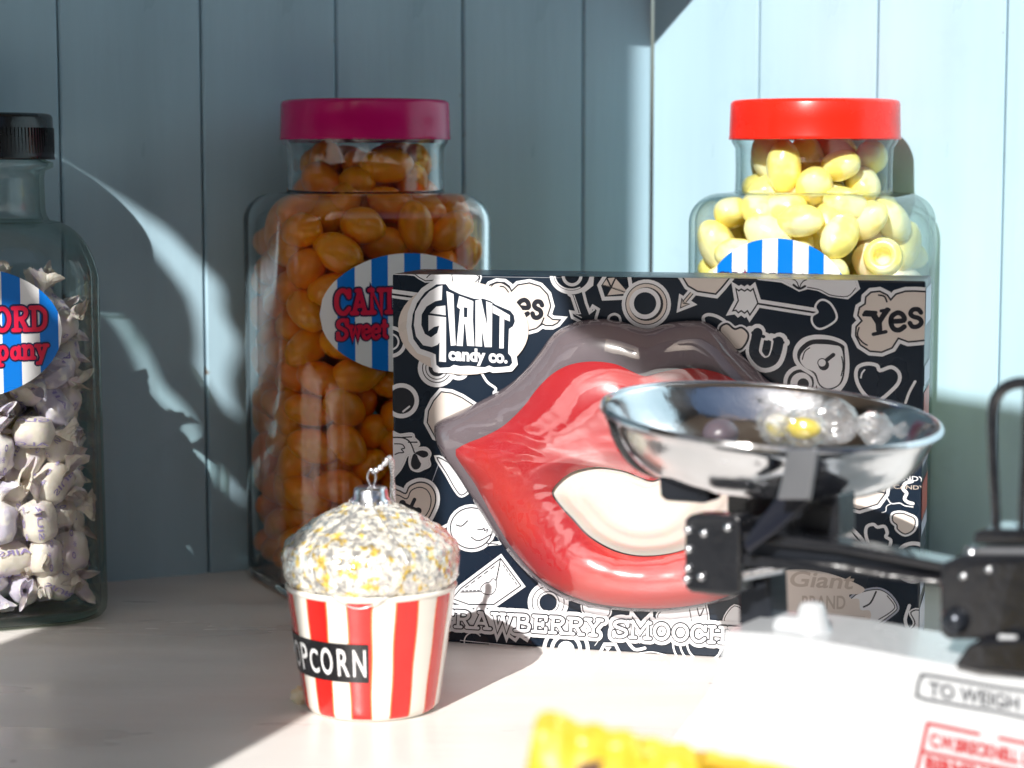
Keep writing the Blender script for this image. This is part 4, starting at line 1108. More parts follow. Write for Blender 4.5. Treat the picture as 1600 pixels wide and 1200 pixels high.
fill(JM, vis, om, 'orange_sweet', 'orange sweet in the magenta lidded jar', 'sweet', 'orange sweets in the magenta lidded jar', 5)
ym = [sweet_mesh('yellow_sweet', 10 + k, .0148, .0100, .0095, M_yellow if k < 4 else M_cream) for k in range(5)]
P = pack(JR, 390, .0107, neckB + .022, .0038, seed=8)
_h = (Matrix.Translation(JR.loc) @ Matrix.Rotation(JR.rot, 4, 'Z')).inverted() @ at(1380, 402, 1.196)
yo = fill(JR, [p for p in outer(JR, P) if (Vector(p) - _h).length > .0175], ym, 'yellow_sweet', 'yellow sweet in the red lidded jar', 'sweet', 'yellow sweets in the red lidded jar', 6)
# one hollow sweet showing its hole towards the street
mb = MB(); pts = []
for k in range(13):
    a = 2 * PI * k / 12
prof = [(.0052, .006), (.0072, .0075), (.0100, .0060), (.0112, .0), (.0105, -.006), (.006, -.009), (.0001, -.010)]
lathe(mb, prof, 32); lathe(mb, [(.0052, .006), (.0044, .002), (.0038, -.003), (.0001, -.004)], 32, 1)
hp = at(1380, 402, 1.196)
ho = mb.build('hollow_sweet', [M_yellow, M_yellow]); ho.location = hp; ho.rotation_euler = (R(78), R(14), R(-18))
tag(ho, 'pale yellow sweet with an open hole, pressed to the glass of its jar', 'sweet')

# wrapped sweets
M_wrap = mat('white waxed wrapper', (.72, .65, .57), .32, var=.06, scale=200, bump=.0005, bscale=160, sss=.15, col2=(.68, .58, .62), c2scale=90, c2lo=.5, c2hi=.65)
M_wrap2 = mat('lilac waxed wrapper', (.58, .53, .64), .32, var=.08, scale=200, bump=.0005, bscale=160, sss=.15, col2=(.80, .74, .72), c2scale=110)
M_violet = mat('violet wrapper print', (.30, .24, .50), .4, var=.03)
def wrapped(seed, m, word_):
    rg = random.Random(seed); o3 = Vector((seed * 2.3, seed, 1)); mb = MB(); seg = 28
    rows = []
    prof = []
    for k in range(9): t = k / 8; prof.append((-.0112 + .0224 * t, .0082 * (1 - abs(2 * t - 1) ** 4) ** .5 + .0012))
    L = [(-.0215, .0085), (-.0190, .0070), (-.0170, .0050), (-.0148, .0030), (-.0130, .0018)] + prof + [(.0130, .0018), (.0148, .0030), (.0170, .0052), (.0190, .0072), (.0215, .0088)]
    tw = rg.uniform(-1, 1)
    vs = []
    for x, r in L:
        fan = max(0, (abs(x) - .0130) / .0085)
        for i in range(seg):
            a = 2 * PI * i / seg
            rr = r * (1 + fan * (.30 * math.sin(a * 3 + tw * 3 + (2 if x > 0 else 0)) + .28 * noise.noise(Vector((math.cos(a) * 2.2, math.sin(a) * 2.2, seed + (5 if x > 0 else 0))))) + .13 * noise.noise(Vector((math.cos(a) * 1.8, math.sin(a) * 1.8, x * 260)) + o3) + .05 * noise.noise(Vector((math.cos(a) * 5, math.sin(a) * 5, x * 500)) + o3))
            fl = 1 - .62 * fan
            yy, zz = rr * math.cos(a), rr * math.sin(a) * fl * (.86)
            xx = x + fan * .0025 * noise.noise(Vector((a * 2, x * 50, seed)))
            ca, sa = math.cos(tw * fan), math.sin(tw * fan)
            vs.append((xx, yy * ca - zz * sa, yy * sa + zz * ca))
    n = len(L)
    mb.add(vs, [(j * seg + i, j * seg + (i + 1) % seg, (j + 1) * seg + (i + 1) % seg, (j + 1) * seg + i) for j in range(n - 1) for i in range(seg)], 0, False)
    for p_ in range(len(mb.sm)): mb.sm[p_] = (p_ // seg) in range(5, 12)
    # print wrapped round the barrel
    for row, (wd_, ph) in enumerate(((word_, .5), (word_[::-1], 2.3), ('* o *', 1.35), (word_, 3.9), ('o * o', 5.0))):
        V, T = text_tris(wd_, .01, 2)
        V2 = [(-.0085 + .017 * a, b * .0042) for a, b in V]
        mb.add([(a, (.00985 - .02 * max(0, abs(a) - .006)) * math.cos(ph + b / .0098), (.00985 - .02 * max(0, abs(a) - .006)) * .88 * math.sin(ph + b / .0098)) for a, b in V2], T, 1)
    o = mb.build('wrapped_sweet', [m, M_violet]); me = o.data; bpy.data.objects.remove(o); return me
wm = [wrapped(k, M_wrap if k % 3 else M_wrap2, wd_) for k, wd_ in enumerate(('AIR', 'RUIS', 'GLA', 'FAIR', 'IRIS', 'AIRS'))]
P = pack(JL, 235, .0110, zat(478, YL), .0065, seed=12, iters=200)
fill(JL, P, wm, 'wrapped_sweet', 'paper wrapped sweet in the black lidded jar', 'sweet', 'wrapped sweets in the black lidded jar', 9, tilt=1.0, smin=.95, smax=1.12)

# ------------------------------------------------------------------ popcorn bauble
M_enam = mat('cream glass enamel', (.80, .76, .68), .12, var=.03, scale=30, coat=.6, bump=.0001, bscale=60)
M_rstripe = mat('red enamel stripe', (.72, .015, .012), .13, var=.12, scale=90, coat=.6, stretch=(1, 1, .2), col2=(.62, .02, .015), c2scale=60)
M_rorange = mat('orange glitter edge', (.80, .20, .04), .3, var=.25, scale=500, coat=.3)
M_lblk = mat('black enamel label', (.012, .012, .014), .25, var=.2, scale=300)
M_wtext = mat('white enamel letters', (.8, .8, .8), .3)
M_silver = mat('silvered cap', (.75, .76, .80), .22, metal=1, var=.1, bump=.0003, bscale=200)
bc_ = Vector(at(581.5, 1110, .957)); bc_ = Vector((bc_.x, .957, 0))
Bb = thing('popcorn_bauble', 'glass popcorn bucket bauble with red and white stripes on the counter', 'bauble', bc_, 0)
YB = .957
def zb(py, Y=YB): return at(800, py, Y).z
rimz = zb(914); rb, rt = .0308, .0388
def brad(z): 
    t = max(0, z / rimz); r = rb + (rt - rb) * t
    if z < .004: r = rb * .90 + (r - rb * .90) * math.sin(PI / 2 * z / .004) ** .6
    return r
NS = 11; per = 2 * PI / NS; rg = random.Random(4)
mb = MB(); zs = [0, .0006, .0015, .0027, .004] + [.004 + (rimz - .004) * k / 14 for k in range(1, 15)]
hw = R(8.9); ed = R(1.1)
cuts = []
for s_ in range(NS):
    c = R(-90 - 4) + s_ * per + R(rg.uniform(-1, 1))
    for a, b_, m in ((-hw, -hw + ed, 2), (-hw + ed, hw - ed, 1), (hw - ed, hw, 2), (hw, per - hw, 0)):
        n = 1 if m == 2 else 7
        for i in range(n): cuts.append((c + a + (b_ - a) * i / n, m))
nc = len(cuts); vs = []
for z in zs:
    for a, m in cuts:
        wob = .006 * math.sin(z * 190 + a * 7) + .02 * (z / rimz - .5)
        r = brad(z); vs.append((r * math.cos(a + wob), r * math.sin(a + wob), z))
for j in range(len(zs) - 1):
    for i in range(nc):
        k = (i + 1) % nc
        mm = cuts[i][1]
        if zs[j] < .001: mm = 0
        mb.add([vs[j * nc + i], vs[j * nc + k], vs[(j + 1) * nc + k], vs[(j + 1) * nc + i]], [(0, 1, 2, 3)], mm, True)
bo_ = mb.build('bucket', [M_enam, M_rstripe, M_rorange], Bb, merge=1e-6)
mb = MB(); lathe(mb, [(rt, rimz - .0006), (rt + .0005, rimz), (rt + .0005, rimz + .0012), (rt - .0005, rimz + .002)], 72); mb.build('bucket_rim', M_enam, Bb)
# label with lettering
lz0, lz1 = .0193, .0372
mb = MB(); A0, A1 = R(-90 - 96), R(-90 + 1.5)
for i in range(40):
    a, b_ = A0 + (A1 - A0) * i / 40, A0 + (A1 - A0) * (i + 1) / 40
    q4 = []
    for an, z in ((a, lz0), (b_, lz0), (b_, lz1), (a, lz1)):
        r = brad(z) + .0004; q4.append((r * math.cos(an), r * math.sin(an), z))
    mb.add(q4, [(0, 1, 2, 3)])
lb = mb.build('label', M_lblk, Bb)
mb = MB()
chars = 'POPCORN'; angs = [-90 - 78, -90 - 66, -90 - 54, -90 - 42.5, -90 - 30.5, -90 - 17, -90 - 5]
for ch, an in zip(chars, angs):
    V, T = text_tris(ch, .012)
    big = {'P': .0054, 'O': .0062, 'C': .0056, 'R': .0056, 'N': .0058}[ch]
    lowr = ch in 'C' 
    hh = .0126 if not lowr else .0112
    ys = [b for a, b in V]; y0, y1 = min(ys), max(ys)
    bm = bmesh.new(); bv = [bm.verts.new((a * big - big / 2, (b - y0) / (y1 - y0) * hh, 0)) for a, b in V]
    for t in T:
        try: bm.faces.new([bv[i] for i in t])
        except ValueError: pass
    bmesh.ops.subdivide_edges(bm, edges=[e for e in bm.edges if e.calc_length() > .002], cuts=2)
    bmesh.ops.triangulate(bm, faces=bm.faces); bm.verts.index_update()
    vv = []
    for v in bm.verts:
        z = lz0 + .0028 + v.co.y; r = brad(z) + .0008; a = R(an) + v.co.x / r; vv.append((r * math.cos(a), r * math.sin(a), z))
    mb.add(vv, [tuple(v.index for v in f.verts) for f in bm.faces]); bm.free()
mb.build('label_lettering', M_wtext, lb)
# popcorn dome
M_pop = bpy.data.materials.new('silvered popcorn glitter'); M_pop.use_nodes = True
t = M_pop.node_tree; p = t.nodes['Principled BSDF']; L = t.links.new
tc = N(t, 'ShaderNodeTexCoord'); nz = N(t, 'ShaderNodeTexNoise'); nz.inputs['Scale'].default_value = 300; nz.inputs['Detail'].default_value = 3; L(tc.outputs['Object'], nz.inputs['Vector'])
n2 = N(t, 'ShaderNodeTexNoise'); n2.inputs['Scale'].default_value = 210; L(tc.outputs['Object'], n2.inputs['Vector'])
r1 = N(t, 'ShaderNodeValToRGB'); L(nz.outputs[0], r1.inputs[0]); r1.color_ramp.elements[0].position = .36; r1.color_ramp.elements[0].color = (.68, .67, .65, 1); r1.color_ramp.elements[1].position = .56; r1.color_ramp.elements[1].color = (.80, .77, .68, 1)
r2 = N(t, 'ShaderNodeMapRange'); L(n2.outputs[0], r2.inputs[0]); r2.inputs[1].default_value = .56; r2.inputs[2].default_value = .66
mx = N(t, 'ShaderNodeMix', data_type='RGBA'); L(r2.outputs[0], mx.inputs[0]); L(r1.outputs[0], mx.inputs[6]); mx.inputs[7].default_value = (.78, .55, .12, 1)
L(mx.outputs[2], p.inputs['Base Color'])
r4 = N(t, 'ShaderNodeMapRange'); L(nz.outputs[0], r4.inputs[0]); r4.inputs[1].default_value = .40; r4.inputs[2].default_value = .60; r4.inputs[3].default_value = .65; r4.inputs[4].default_value = .03
L(r4.outputs[0], p.inputs['Metallic']); p.inputs['Roughness'].default_value = .13; p.inputs['Coat Weight'].default_value = .6
vo = N(t, 'ShaderNodeTexVoronoi'); vo.inputs['Scale'].default_value = 420; L(tc.outputs['Object'], vo.inputs['Vector'])
bp = N(t, 'ShaderNodeBump'); bp.inputs['Distance'].default_value = .0005; bp.inputs['Strength'].default_value = 1; L(vo.outputs['Distance'], bp.inputs['Height']); bp.invert = True; L(bp.outputs[0], p.inputs['Normal'])
prof = [(rimz + .001, .0375), (rimz + .004, .0398), (zb(880), .0408), (zb(862), .0408), (zb(846), .0396), (zb(836), .0362), (zb(825), .0322), (zb(814), .0272), (zb(804), .0224), (zb(796), .0176), (zb(789), .0130), (zb(784), .0095), (zb(781), .0060)]
pz = [a for a, b in prof]; pr = [b for a, b in prof]
mb = MB(); SEG = 220; RW = 110; vs = []
for j in range(RW + 1):
    s_ = j / RW * (len(prof) - 1); i0 = min(int(s_), len(prof) - 2); f = s_ - i0
    z = pz[i0] + (pz[i0 + 1] - pz[i0]) * f; r = pr[i0] + (pr[i0 + 1] - pr[i0]) * f
    for i in range(SEG):
        a = 2 * PI * i / SEG
        q_ = Vector((r * math.cos(a), r * math.sin(a), z))
        d1, _ = noise.voronoi(q_ * 150); d2, _ = noise.voronoi(q_ * 330 + Vector((3, 3, 3)))
        bumpv = .0011 * (1 - min(1, d1[0] * 1.4)) + .0003 * (1 - min(1, d2[0] * 1.5)) - .0007
        nn = Vector((math.cos(a), math.sin(a), max(0, (z - pz[3]) / .02))).normalized()
        vs.append(q_ + nn * bumpv)
mb.add(vs, [(j * SEG + i, j * SEG + (i + 1) % SEG, (j + 1) * SEG + (i + 1) % SEG, (j + 1) * SEG + i) for j in range(RW) for i in range(SEG)], 0, True)
mb.build('popcorn_heap', M_pop, Bb)
mb = MB(); zc0 = zb(786); lathe(mb, [(.0098, zc0), (.0092, zc0 + .0016), (.0080, zc0 + .0028), (.0077, zc0 + .0060), (.0072, zc0 + .0072), (.0056, zc0 + .0078), (.0003, zc0 + .0080)], 40)
for k in range(14):
    a = 2 * PI * k / 14; box(mb, (.0092 * math.cos(a), .0092 * math.sin(a), zc0 + .0008), (.0013, .0020, .0020), rot=Matrix.Rotation(a, 3, 'Z'))
mb.build('cap', M_silver, Bb)
loop = [(.0002, 0, zc0 + .0075), (-.0014, 0, zc0 + .0115), (-.0004, 0, zc0 + .0150), (.0014, 0, zc0 + .0150), (.0024, 0, zc0 + .0115), (.0012, 0, zc0 + .0075)]
mb = MB(); tube(mb, catmull(loop, 6), .00045, 8); mb.build('wire_loop', M_silver, Bb)
mb = MB(); M_tin = mat('silver twine', (.8, .8, .82), .25, metal=.7, var=.4, scale=900, bump=.0008, bscale=900)
cz = [(.0006, .0006, zc0 + .0145), (.003, .002, zc0 + .0150), (.0062, .004, zc0 + .0175), (.0078, .005, zc0 + .0195), (.0090, .012, zc0 + .016), (.0090, .022, zc0 - .014), (.0090, .026, zc0 - .060)]
tube(mb, catmull(cz, 8), .0011, 8, rf=lambda u: 1 + .3 * math.sin(u * 60)); mb.build('hanging_cord', M_tin, Bb)
M_thread = clear('clear thread', face=(.95, .95, .95), edge=(.85, .85, .85), rough=.15, base=.25, haze=.25)
mb = MB(); th_ = [(.0, -.009, zc0 + .009)]
for a_, py in ((-15, 805), (-32, 830), (-38, 860), (-33, 900), (-22, 930), (-8, 948), (4, 944), (14, 925), (22, 900), (26, 870), (20, 835), (9, 805)):
    z = zb(py, .92); r = max(brad(z) if z < rimz else np.interp(z, pz, pr), .01) + .0016; a = R(-90 + a_); th_.append((r * math.cos(a), r * math.sin(a), z))
th_.append((.001, -.009, zc0 + .009))
tube(mb, catmull(th_, 6), .00032, 6); mb.build('nylon_thread', M_thread, Bb)
# a stray kernel behind the bucket
kp = ground(461, 1102); mb = MB()
bm = bmesh.new(); bmesh.ops.create_icosphere(bm, subdivisions=3, radius=.0042)
for v in bm.verts: v.co *= 1 + .35 * noise.noise(v.co * 500)
me = bpy.data.meshes.new('popcorn_kernel'); 
for f in bm.faces: f.smooth = True
bm.to_mesh(me); bm.free(); me.materials.append(M_cream); o = bpy.data.objects.new('popcorn_kernel', me); COL.objects.link(o); o.location = (kp.x + .002, kp.y + .004, .0038)
tag(o, 'small pale yellow crumb on the counter at the left foot of the popcorn bauble', 'crumb')

# ------------------------------------------------------------------ kitchen scale
M_chrome = mat('polished steel', (.70, .72, .75), .10, metal=1, var=.10, scale=45, bump=.00012, bscale=260, rvar=.9, detail=8)
M_blk = mat('black enamelled iron', (.010, .011, .014), .16, var=.2, scale=60, coat=.6, bump=.0004, bscale=200, rvar=.5)
M_dark = mat('blackened steel', (.03, .035, .045), .22, metal=.6, var=.2, scale=60)
M_gsteel = mat('grey steel strap', (.22, .23, .25), .35, metal=.7, var=.1)
M_rivet = mat('bright rivet', (.6, .62, .65), .25, metal=1)
M_body = mat('white enamel body', (.50, .52, .54), .25, var=.02, coat=.4, bump=.00008, bscale=80)
M_ink = mat('grey ink', (.05, .055, .065), .5)
M_rink = mat('red ink', (.36, .012, .015), .5)
P0 = at(1131, 986, .80)
SD = Vector((math.cos(R(33)), -math.sin(R(33)), 0)); SNn = Vector((-SD.y * -1, -SD.x, 0))
SNn = Vector((SD.y, -SD.x, 0))      # towards the camera
DEP = -SNn
def sp(px, py, off=0.0): return onplane(px, py, P0 + SNn * off, SNn)
Sc = thing('kitchen_scale', 'old shop counter scale with a white body, black beam and printed plate at the right', 'weighing scale', (P0.x, P0.y, 0), math.atan2(SD.y, SD.x))
# white body
body = [(1131, 986), (1129, 1010), (1122, 1045), (1105, 1082), (1082, 1115), (1060, 1142), (1030, 1180), (1000, 1240), (990, 1290)]
pts = [sp(a, b) for a, b in body]; pts[-1].z = 0.001
right = [sp(1800, 1400), sp(1800, 1092), sp(1640, 1066), sp(1490, 1040), sp(1290, 1003), sp(1200, 990)]
right[0].z = .001
poly = pts + right
mb = MB(); prism(mb, poly, DEP * .045); mb.build('white_body', M_body, Sc, world=True, bevel=.003, bseg=3)
mb = MB(); kp0 = sp(1268, 992, -.016); kz = kp0.z; hk = at(1268, 940, kp0.y).z - kz
lathe(mb, [(.0105, -.004), (.0078, .002), (.0062, hk * .5), (.0052, hk * .8), (.0042, hk * .95), (.0022, hk * 1.0), (.0002, hk * 1.01)], 24, c=kp0)
mb.build('adjusting_knob', M_body, Sc, world=True)
mb = MB(); prism(mb, [sp(1205, 992, -.01), sp(1206, 972, -.01), sp(1215, 963, -.01), (sp(1250, 967, -.01)), sp(1254, 996, -.01)], DEP * .012); mb.build('raised_lip', M_body, Sc, world=True, bevel=.0015)
# printed plate
PX = (sp(1500, 1100) - sp(1400, 1100)).length / 100
def spl(px, py): v = sp(px, py) - P0; return (v.dot(SD), v.z)
def spw(a, b, lay): v = P0 + SD * a + Vector((0, 0, b)) + SNn * (.0003 + lay); return (v.x, v.y, v.z)
pa = Art(spl, 0, 0, spw, PX)
pa.stroke(cm([(1436, 1066), (1441, 1057), (1452, 1055), (1560, 1074), (1650, 1090), (1650, 1128), (1560, 1112), (1445, 1092), (1434, 1082)], 2), 4.6, 0, 0, closed=True)
V, T = text_tris('TO WEIGH 2lb', .028)
def sl(px0, py0, k, wpx, hpx, V):      # text lying in the plane, baseline from px0,py0 with slope k
    out = []
    for a, b in V:
        X, Yp = px0 + a * wpx, py0 + k * a * wpx
        q_ = spl(X, Yp); out.append((q_[0], q_[1] + b * hpx * PX))
    return out
pa.tris(sl(1451, 1086, .17, 186, 29, V), T, 0, .0)
pa.stroke([(1450, 1130), (1530, 1147)], 5.5, 1, 0); pa.stroke([(1562, 1153), (1650, 1171)], 5.5, 1, 0)
pa.stroke([(1450, 1130), (1440, 1175), (1424, 1240)], 5.5, 1, .00002); pa.stroke([(1442, 1174), (1650, 1217)], 5.5, 1, .00004)
V, T = text_tris('C.W.BRECKNELL LTD', .05); pa.tris(sl(1453, 1165, .2, 178, 27, V), T, 1, 0)
V, T = text_tris('BIRMINGHAM', .05); pa.tris(sl(1446, 1206, .2, 178, 33, V), T, 1, 0)
pa.mb.build('printed_plate', [M_ink, M_rink], Sc)
for v in bpy.data.objects['printed_plate'].data.vertices: v.co = MX[Sc.name].inverted() @ v.co
# ironwork
def iron(name, poly, off, dep, m=M_blk, bev=.0015, seg=2):
    mb = MB(); prism(mb, [sp(a, b, off) for a, b in poly], DEP * dep)
    return mb.build(name, m, Sc, world=True, bevel=bev, bseg=seg)
def rivets(parent, pts, off, r=.0018, m=M_rivet):
    for a, b in pts:
        mb = MB(); c = sp(a, b, off)
        M = Matrix.Translation(c) @ SNn.to_track_quat('Z', 'Y').to_matrix().to_4x4()
        q_ = MB(); lathe(q_, [(r, 0), (r, r * .4), (r * .75, r * .8), (r * .3, r * 1.0), (.00005, r * 1.05)], 16)
        mb.add([M @ Vector(v) for v in q_.v], q_.f, 0, True)
        inv = MX[Sc.name].inverted(); mb.v = [tuple(inv @ Vector(v)) for v in mb.v]
        mb.build('rivet', m, parent)
o = iron('bearing_block', [(1069, 812), (1078, 804), (1150, 806), (1157, 815), (1157, 925), (1148, 934), (1078, 926), (1069, 918)], -.014, .012, bev=.002, seg=3)
rivets(o, [(1101, 833), (1097, 901), (1138, 824), (1076, 828), (1077, 858), (1076, 888), (1074, 905)], -.0138)
iron('bearing_cheek', [(1150, 815), (1215, 800), (1262, 782), (1310, 772), (1310, 842), (1235, 843), (1222, 893), (1180, 905), (1150, 910)], -.030, .016)
iron('back_column', [(1136, 762), (1308, 762), (1308, 845), (1136, 812)], -.046, .010, M_blk, .0008)
iron('front_column', [(1152, 895), (1202, 893), (1206, 984), (1154, 984)], -.030, .016, M_dark)
iron('beam_upper_rail', [(1160, 832), (1230, 838), (1308, 848), (1475, 880), (1475, 893), (1308, 862), (1160, 846)], -.016, .014, M_blk, .0012)
iron('beam_lower_rail', [(1160, 866), (1230, 874), (1308, 878), (1475, 902), (1475, 916), (1308, 895), (1160, 884)], -.016, .014, M_blk, .0012)
iron('beam_web', [(1160, 840), (1308, 855), (1475, 886), (1475, 910), (1308, 888), (1160, 876)], -.020, .006, M_dark, .0004)
iron('strap_arm', [(1214, 775), (1266, 762), (1262, 785), (1215, 830), (1168, 865), (1160, 850), (1178, 822)], -.008, .004, mat('blued steel', (.008, .010, .018), .2, metal=.0), .001)
iron('pan_bracket', [(1229, 703), (1276, 701), (1270, 742), (1264, 781), (1213, 781), (1222, 742)], .002, .003, M_gsteel, .001)
iron('stop_block', [(1029, 745), (1107, 748), (1107, 782), (1100, 787), (1040, 783), (1031, 776)], -.030, .012, M_dark, .0015)
o = iron('end_block', [(1468, 882), (1500, 868), (1700, 868), (1700, 1002), (1480, 1000), (1468, 990)], -.006, .024, M_blk, .003, 3)
rivets(o, [(1493, 970), ], -.0058, .0050, M_dark); rivets(o, [(1506, 900), (1546, 890)], -.0058, .0016)
iron('top_plate', [(1521, 833), (1540, 826), (1720, 830), (1720, 852), (1521, 850)], -.010, .020, M_blk, .0012)
iron('plate_step', [(1508, 872), (1524, 856), (1720, 856), (1720, 874)], -.008, .022, M_gsteel, .0015)
mb = MB(); c = sp(1519, 866, -.012); lathe(mb, [(.0032, 0), (.003, .002), (.001, .003), (.0001, .003)], 16, c=c); mb.build('screw_head', M_rivet, Sc, world=True)
iron('clamp_wedge', [(1490, 1040), (1512, 1008), (1540, 1000), (1720, 1000), (1720, 1062), (1600, 1055), (1530, 1050)], .004, .020, M_blk, .002)
iron('maker_tab', [(1560, 992), (1588, 994), (1586, 1004), (1558, 1001)], .0015, .002, M_body, .0004)
hp_ = [(1557, 832), (1556, 790), (1553, 740), (1551, 690), (1551, 650), (1555, 625), (1567, 608), (1583, 600), (1602, 598), (1620, 602), (1634, 615), (1640, 640), (1636, 690), (1630, 760), (1624, 832)]
mb = MB(); tube(mb, catmull([sp(a, b, -.016) for a, b in hp_], 5), .0018, 12, rf=lambda u: .85 + .35 * math.sin(PI * u)); mb.build('carrying_loop', M_blk, Sc, world=True)
hp2 = [(1596, 832), (1598, 780), (1601, 720), (1604, 640), (1606, 600)]
mb = MB(); tube(mb, catmull([sp(a, b, -.014) for a, b in hp2], 5), .0015, 10); mb.build('loop_rod', M_blk, Sc, world=True)
for (a, b, o1), (c_, d, o2) in ((((1150, 880, -.018)), (1205, 876, -.03)), ((1160, 900, -.012), (1222, 888, -.02))):
    mb = MB(); tube(mb, [sp(a, b, o1), sp(c_, d, o2)], .002, 10); mb.build('pivot_pin', M_chrome, Sc, world=True)

# pan
YP = .875
pc = at(1204, 646, YP); pc.y = YP
PR = 264 / FPX * YP
pan_rot = (R(4.2), R(3.1), 0)
Pn = thing('scale_pan', 'shiny round steel pan resting on top of the counter scale, holding a few sweets', 'scale pan', pc, rot=pan_rot)
mb = MB()
inner = [(PR, .0004), (PR * .975, -.0008), (PR * .95, -.0035), (PR * .90, -.010), (PR * .84, -.016), (PR * .76, -.021), (PR * .66, -.0245), (PR * .5, -.026), (PR * .25, -.0265), (.0003, -.0266)]
outer = [(PR, .0004), (PR + .0012, -.0004), (PR + .0012, -.0018), (PR - .0006, -.0026), (PR * .955, -.0045), (PR * .91, -.012), (PR * .85, -.0185), (PR * .77, -.0235), (PR * .67, -.0262), (PR * .5, -.0275), (.0003, -.0278)]
def dens(P, k=5):
    c = catmull([(a, b, 0) for a, b in P], k); return [(max(.0003, v.x), v.y) for v in c]
lathe(mb, dens(inner), 128); lathe(mb, dens(outer), 128)
mb.build('pan_bowl', M_chrome, Pn)
mb = MB(); tube(mb, [(PR * math.cos(a), PR * math.sin(a), -.0002) for a in [2 * PI * k / 96 for k in range(97)]], .0011, 8, cap=False); mb.build('rolled_rim', M_chrome, Pn)
# cradle arms that carry the pan
PM = MX[Pn.name]
for sgn in (-1, 1):
    arc = []; mb = MB()
    for r_, z_ in ((.985, -.0034), (.955, -.0060), (.920, -.0120), (.862, -.0188), (.782, -.0240), (.68, -.0270), (.5, -.0290), (.25, -.0295)):
        arc.append(PM @ Vector((sgn * PR * r_, -.006, z_)))
    tube(mb, catmull(arc, 5), .0013, 10, rf=lambda u: .5 + .6 * min(1, u * 4))
    mb.build('cradle_arm', M_blk, Sc, world=True)
# sweets in the pan
M_clr = clear('clear wrapper', face=(.97, .97, .97), edge=(.85, .87, .87), rough=.08, base=.10, bump=.0008, bscale=140, haze=.10, rough2=.25)
M_ysw = mat('bright yellow sweet', (.85, .68, .02), .25, var=.08, sss=.3, coat=.3)
M_lil = mat('dusky lilac sweet', (.11, .09, .11), .35, var=.12, scale=60, sss=.2)
M_wsw = mat('white and yellow sweet', (.82, .80, .70), .3, var=.05, scale=80, col2=(.85, .70, .08), c2scale=60, sss=.2)
def pansweet(px, py, Y, rx, mcore, label_, clearw=True, seed=1):
    c = at(px, py, Y); root = thing('loose_sweet', label_, 'sweet', c, R(seed * 37))
    if mcore:
        o = bpy.data.objects.new('core', sweet_mesh('core', seed, rx, rx * .8, rx * .62, mcore)); COL.objects.link(o); o.parent = root
    if clearw:
        mb = MB(); seg = 30; vs = []; rows = 16
        for j in range(rows + 1):
            x = -2.1 + 4.2 * j / rows; body_ = max(0, 1 - (abs(x) / 1.25) ** 2) ** .5 if abs(x) < 1.25 else 0
            fan = max(0, abs(x) - 1.15)
            r = rx * (body_ * .95 + .16 + fan * .75)
            for i in range(seg):
                a = 2 * PI * i / seg; q_ = r * (1 + .30 * noise.noise(Vector((math.cos(a) * 2, math.sin(a) * 2, x * 1.5 + seed))) + .35 * min(1, fan) * math.sin(a * 6))
                vs.append((x * rx, q_ * math.cos(a), q_ * math.sin(a) * (1 - .5 * min(1, fan))))
        mb.add(vs, [(j * seg + i, j * seg + (i + 1) % seg, (j + 1) * seg + (i + 1) % seg, (j + 1) * seg + i) for j in range(rows) for i in range(seg)], 0, False)
        mb.build('clear_wrapper', M_clr, root)
pansweet(1216, 664, .880, .0078, M_wsw, 'clear wrapped white and yellow sweet beside the bright yellow one in the steel pan', seed=2)
pansweet(1256, 669, .868, .0072, M_ysw, 'bright yellow sweet in the middle of the steel pan', seed=4, clearw=True)
pansweet(1300, 660, .893, .0088, None, 'crumpled empty clear sweet wrapper standing up in the steel pan', seed=5)
pansweet(1368, 670, .888, .0060, None, 'low flat piece of clear wrapper nearest the right rim of the steel pan', seed=9)
pansweet(1126, 676, .886, .0095, M_lil, 'dusky lilac round sweet lying apart at the left side of the steel pan', seed=7, clearw=False)

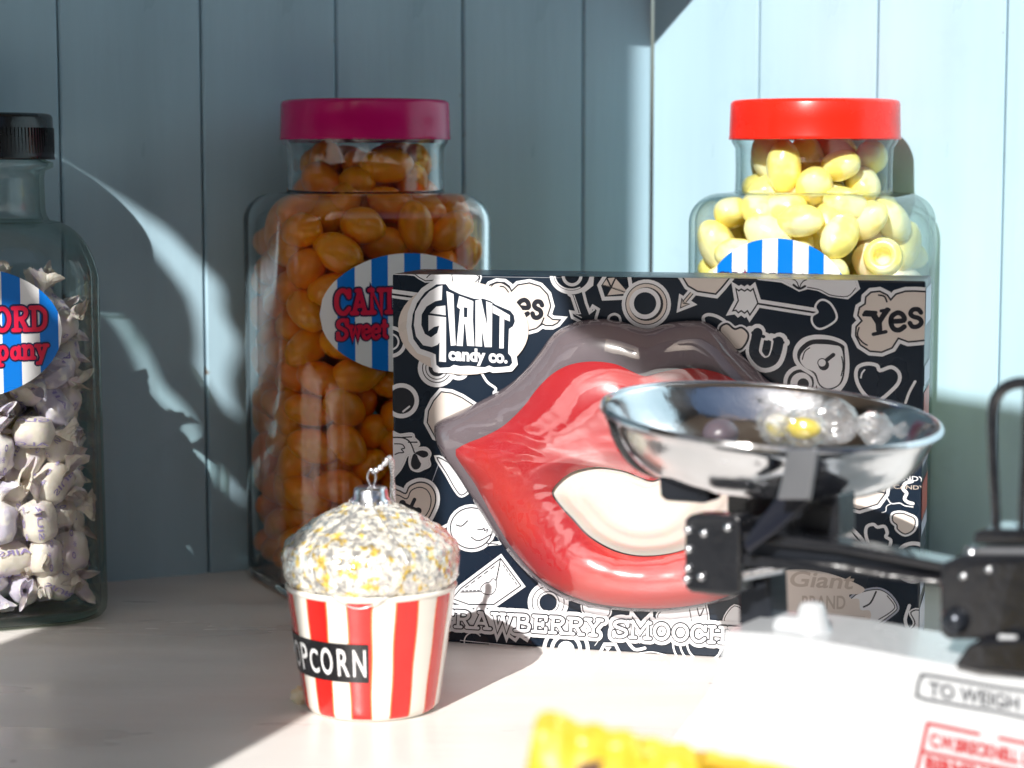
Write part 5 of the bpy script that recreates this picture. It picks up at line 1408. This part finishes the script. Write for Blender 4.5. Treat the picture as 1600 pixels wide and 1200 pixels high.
# ------------------------------------------------------------------ yellow packet, close to the lens
M_yel = mat('yellow sweet packet film', (.64, .46, .035), .30, var=.05, scale=30, bump=.0003, bscale=40, coat=.3, col2=(.64, .40, .03), c2scale=12)
M_brn = mat('brown print', (.10, .05, .04), .4)
YK = .60
edge = [(836, 1124), (846, 1112), (862, 1110), (878, 1114), (893, 1122), (908, 1131), (922, 1129), (936, 1130), (950, 1139), (964, 1139), (980, 1139), (994, 1149), (1008, 1152), (1024, 1152), (1040, 1160), (1054, 1160), (1070, 1160), (1084, 1170), (1100, 1172), (1116, 1171), (1130, 1178), (1148, 1180), (1164, 1182), (1180, 1188), (1198, 1190), (1216, 1194), (1234, 1200), (1250, 1204), (1280, 1216), (1330, 1236)]
Pk = thing('sweet_packet', 'bright yellow packet with a crimped wavy top edge standing in the foreground', 'packet', (at(1000, 1150, YK).x, YK, 0), 0)
top = [at(a, b, YK) for a, b in catmull([(a, b, 0) for a, b in edge], 3) for _ in ()] if False else [at(v.x, v.y, YK) for v in catmull([(a, b, 0) for a, b in edge], 3)]
NU = len(top); NV = 26
def packface(sgn):
    vs = []
    for j in range(NV + 1):
        v = j / NV
        for i in range(NU):
            u = i / (NU - 1); p = top[i]
            zz = p.z + (.0015 - p.z) * v
            xx = p.x + (-.012 * v if u < .5 else 0) * (1 - u * 2 if u < .5 else 0) - .004 * v
            bulge = .022 * math.sin(PI * min(1, max(0, (v - .10) / .9))) ** .7 * (math.sin(PI * u) ** .5) if v > .10 else 0
            crimp = .0001 * math.sin(i * 1.05) * (1 if v < .12 else 0) + .0005 * noise.noise(Vector((u * 3, v * 3, sgn)))
            yy = YK + .012 * v + sgn * bulge + crimp + sgn * .0002
            vs.append((xx, yy, zz))
    return vs
mb = MB()
F4 = [(j * NU + i, j * NU + i + 1, (j + 1) * NU + i + 1, (j + 1) * NU + i) for j in range(NV) for i in range(NU - 1)]
mb.add(packface(-1), F4, 0, True); mb.add(packface(1), F4, 0, True)
mb.build('packet_film', M_yel, Pk, world=True, merge=.0005)
pf = packface(-1)
mb = MB(); sel = []
prm = cm([(902, 1196), (915, 1191), (932, 1188), (946, 1189), (938, 1200), (936, 1230), (905, 1240), (900, 1215)], 3)
mb.add([tuple(at(a, b, YK - .0135)) for a, b in prm], [tuple(range(len(prm)))], 0)
mb.build('packet_print', M_brn, Pk, world=True)
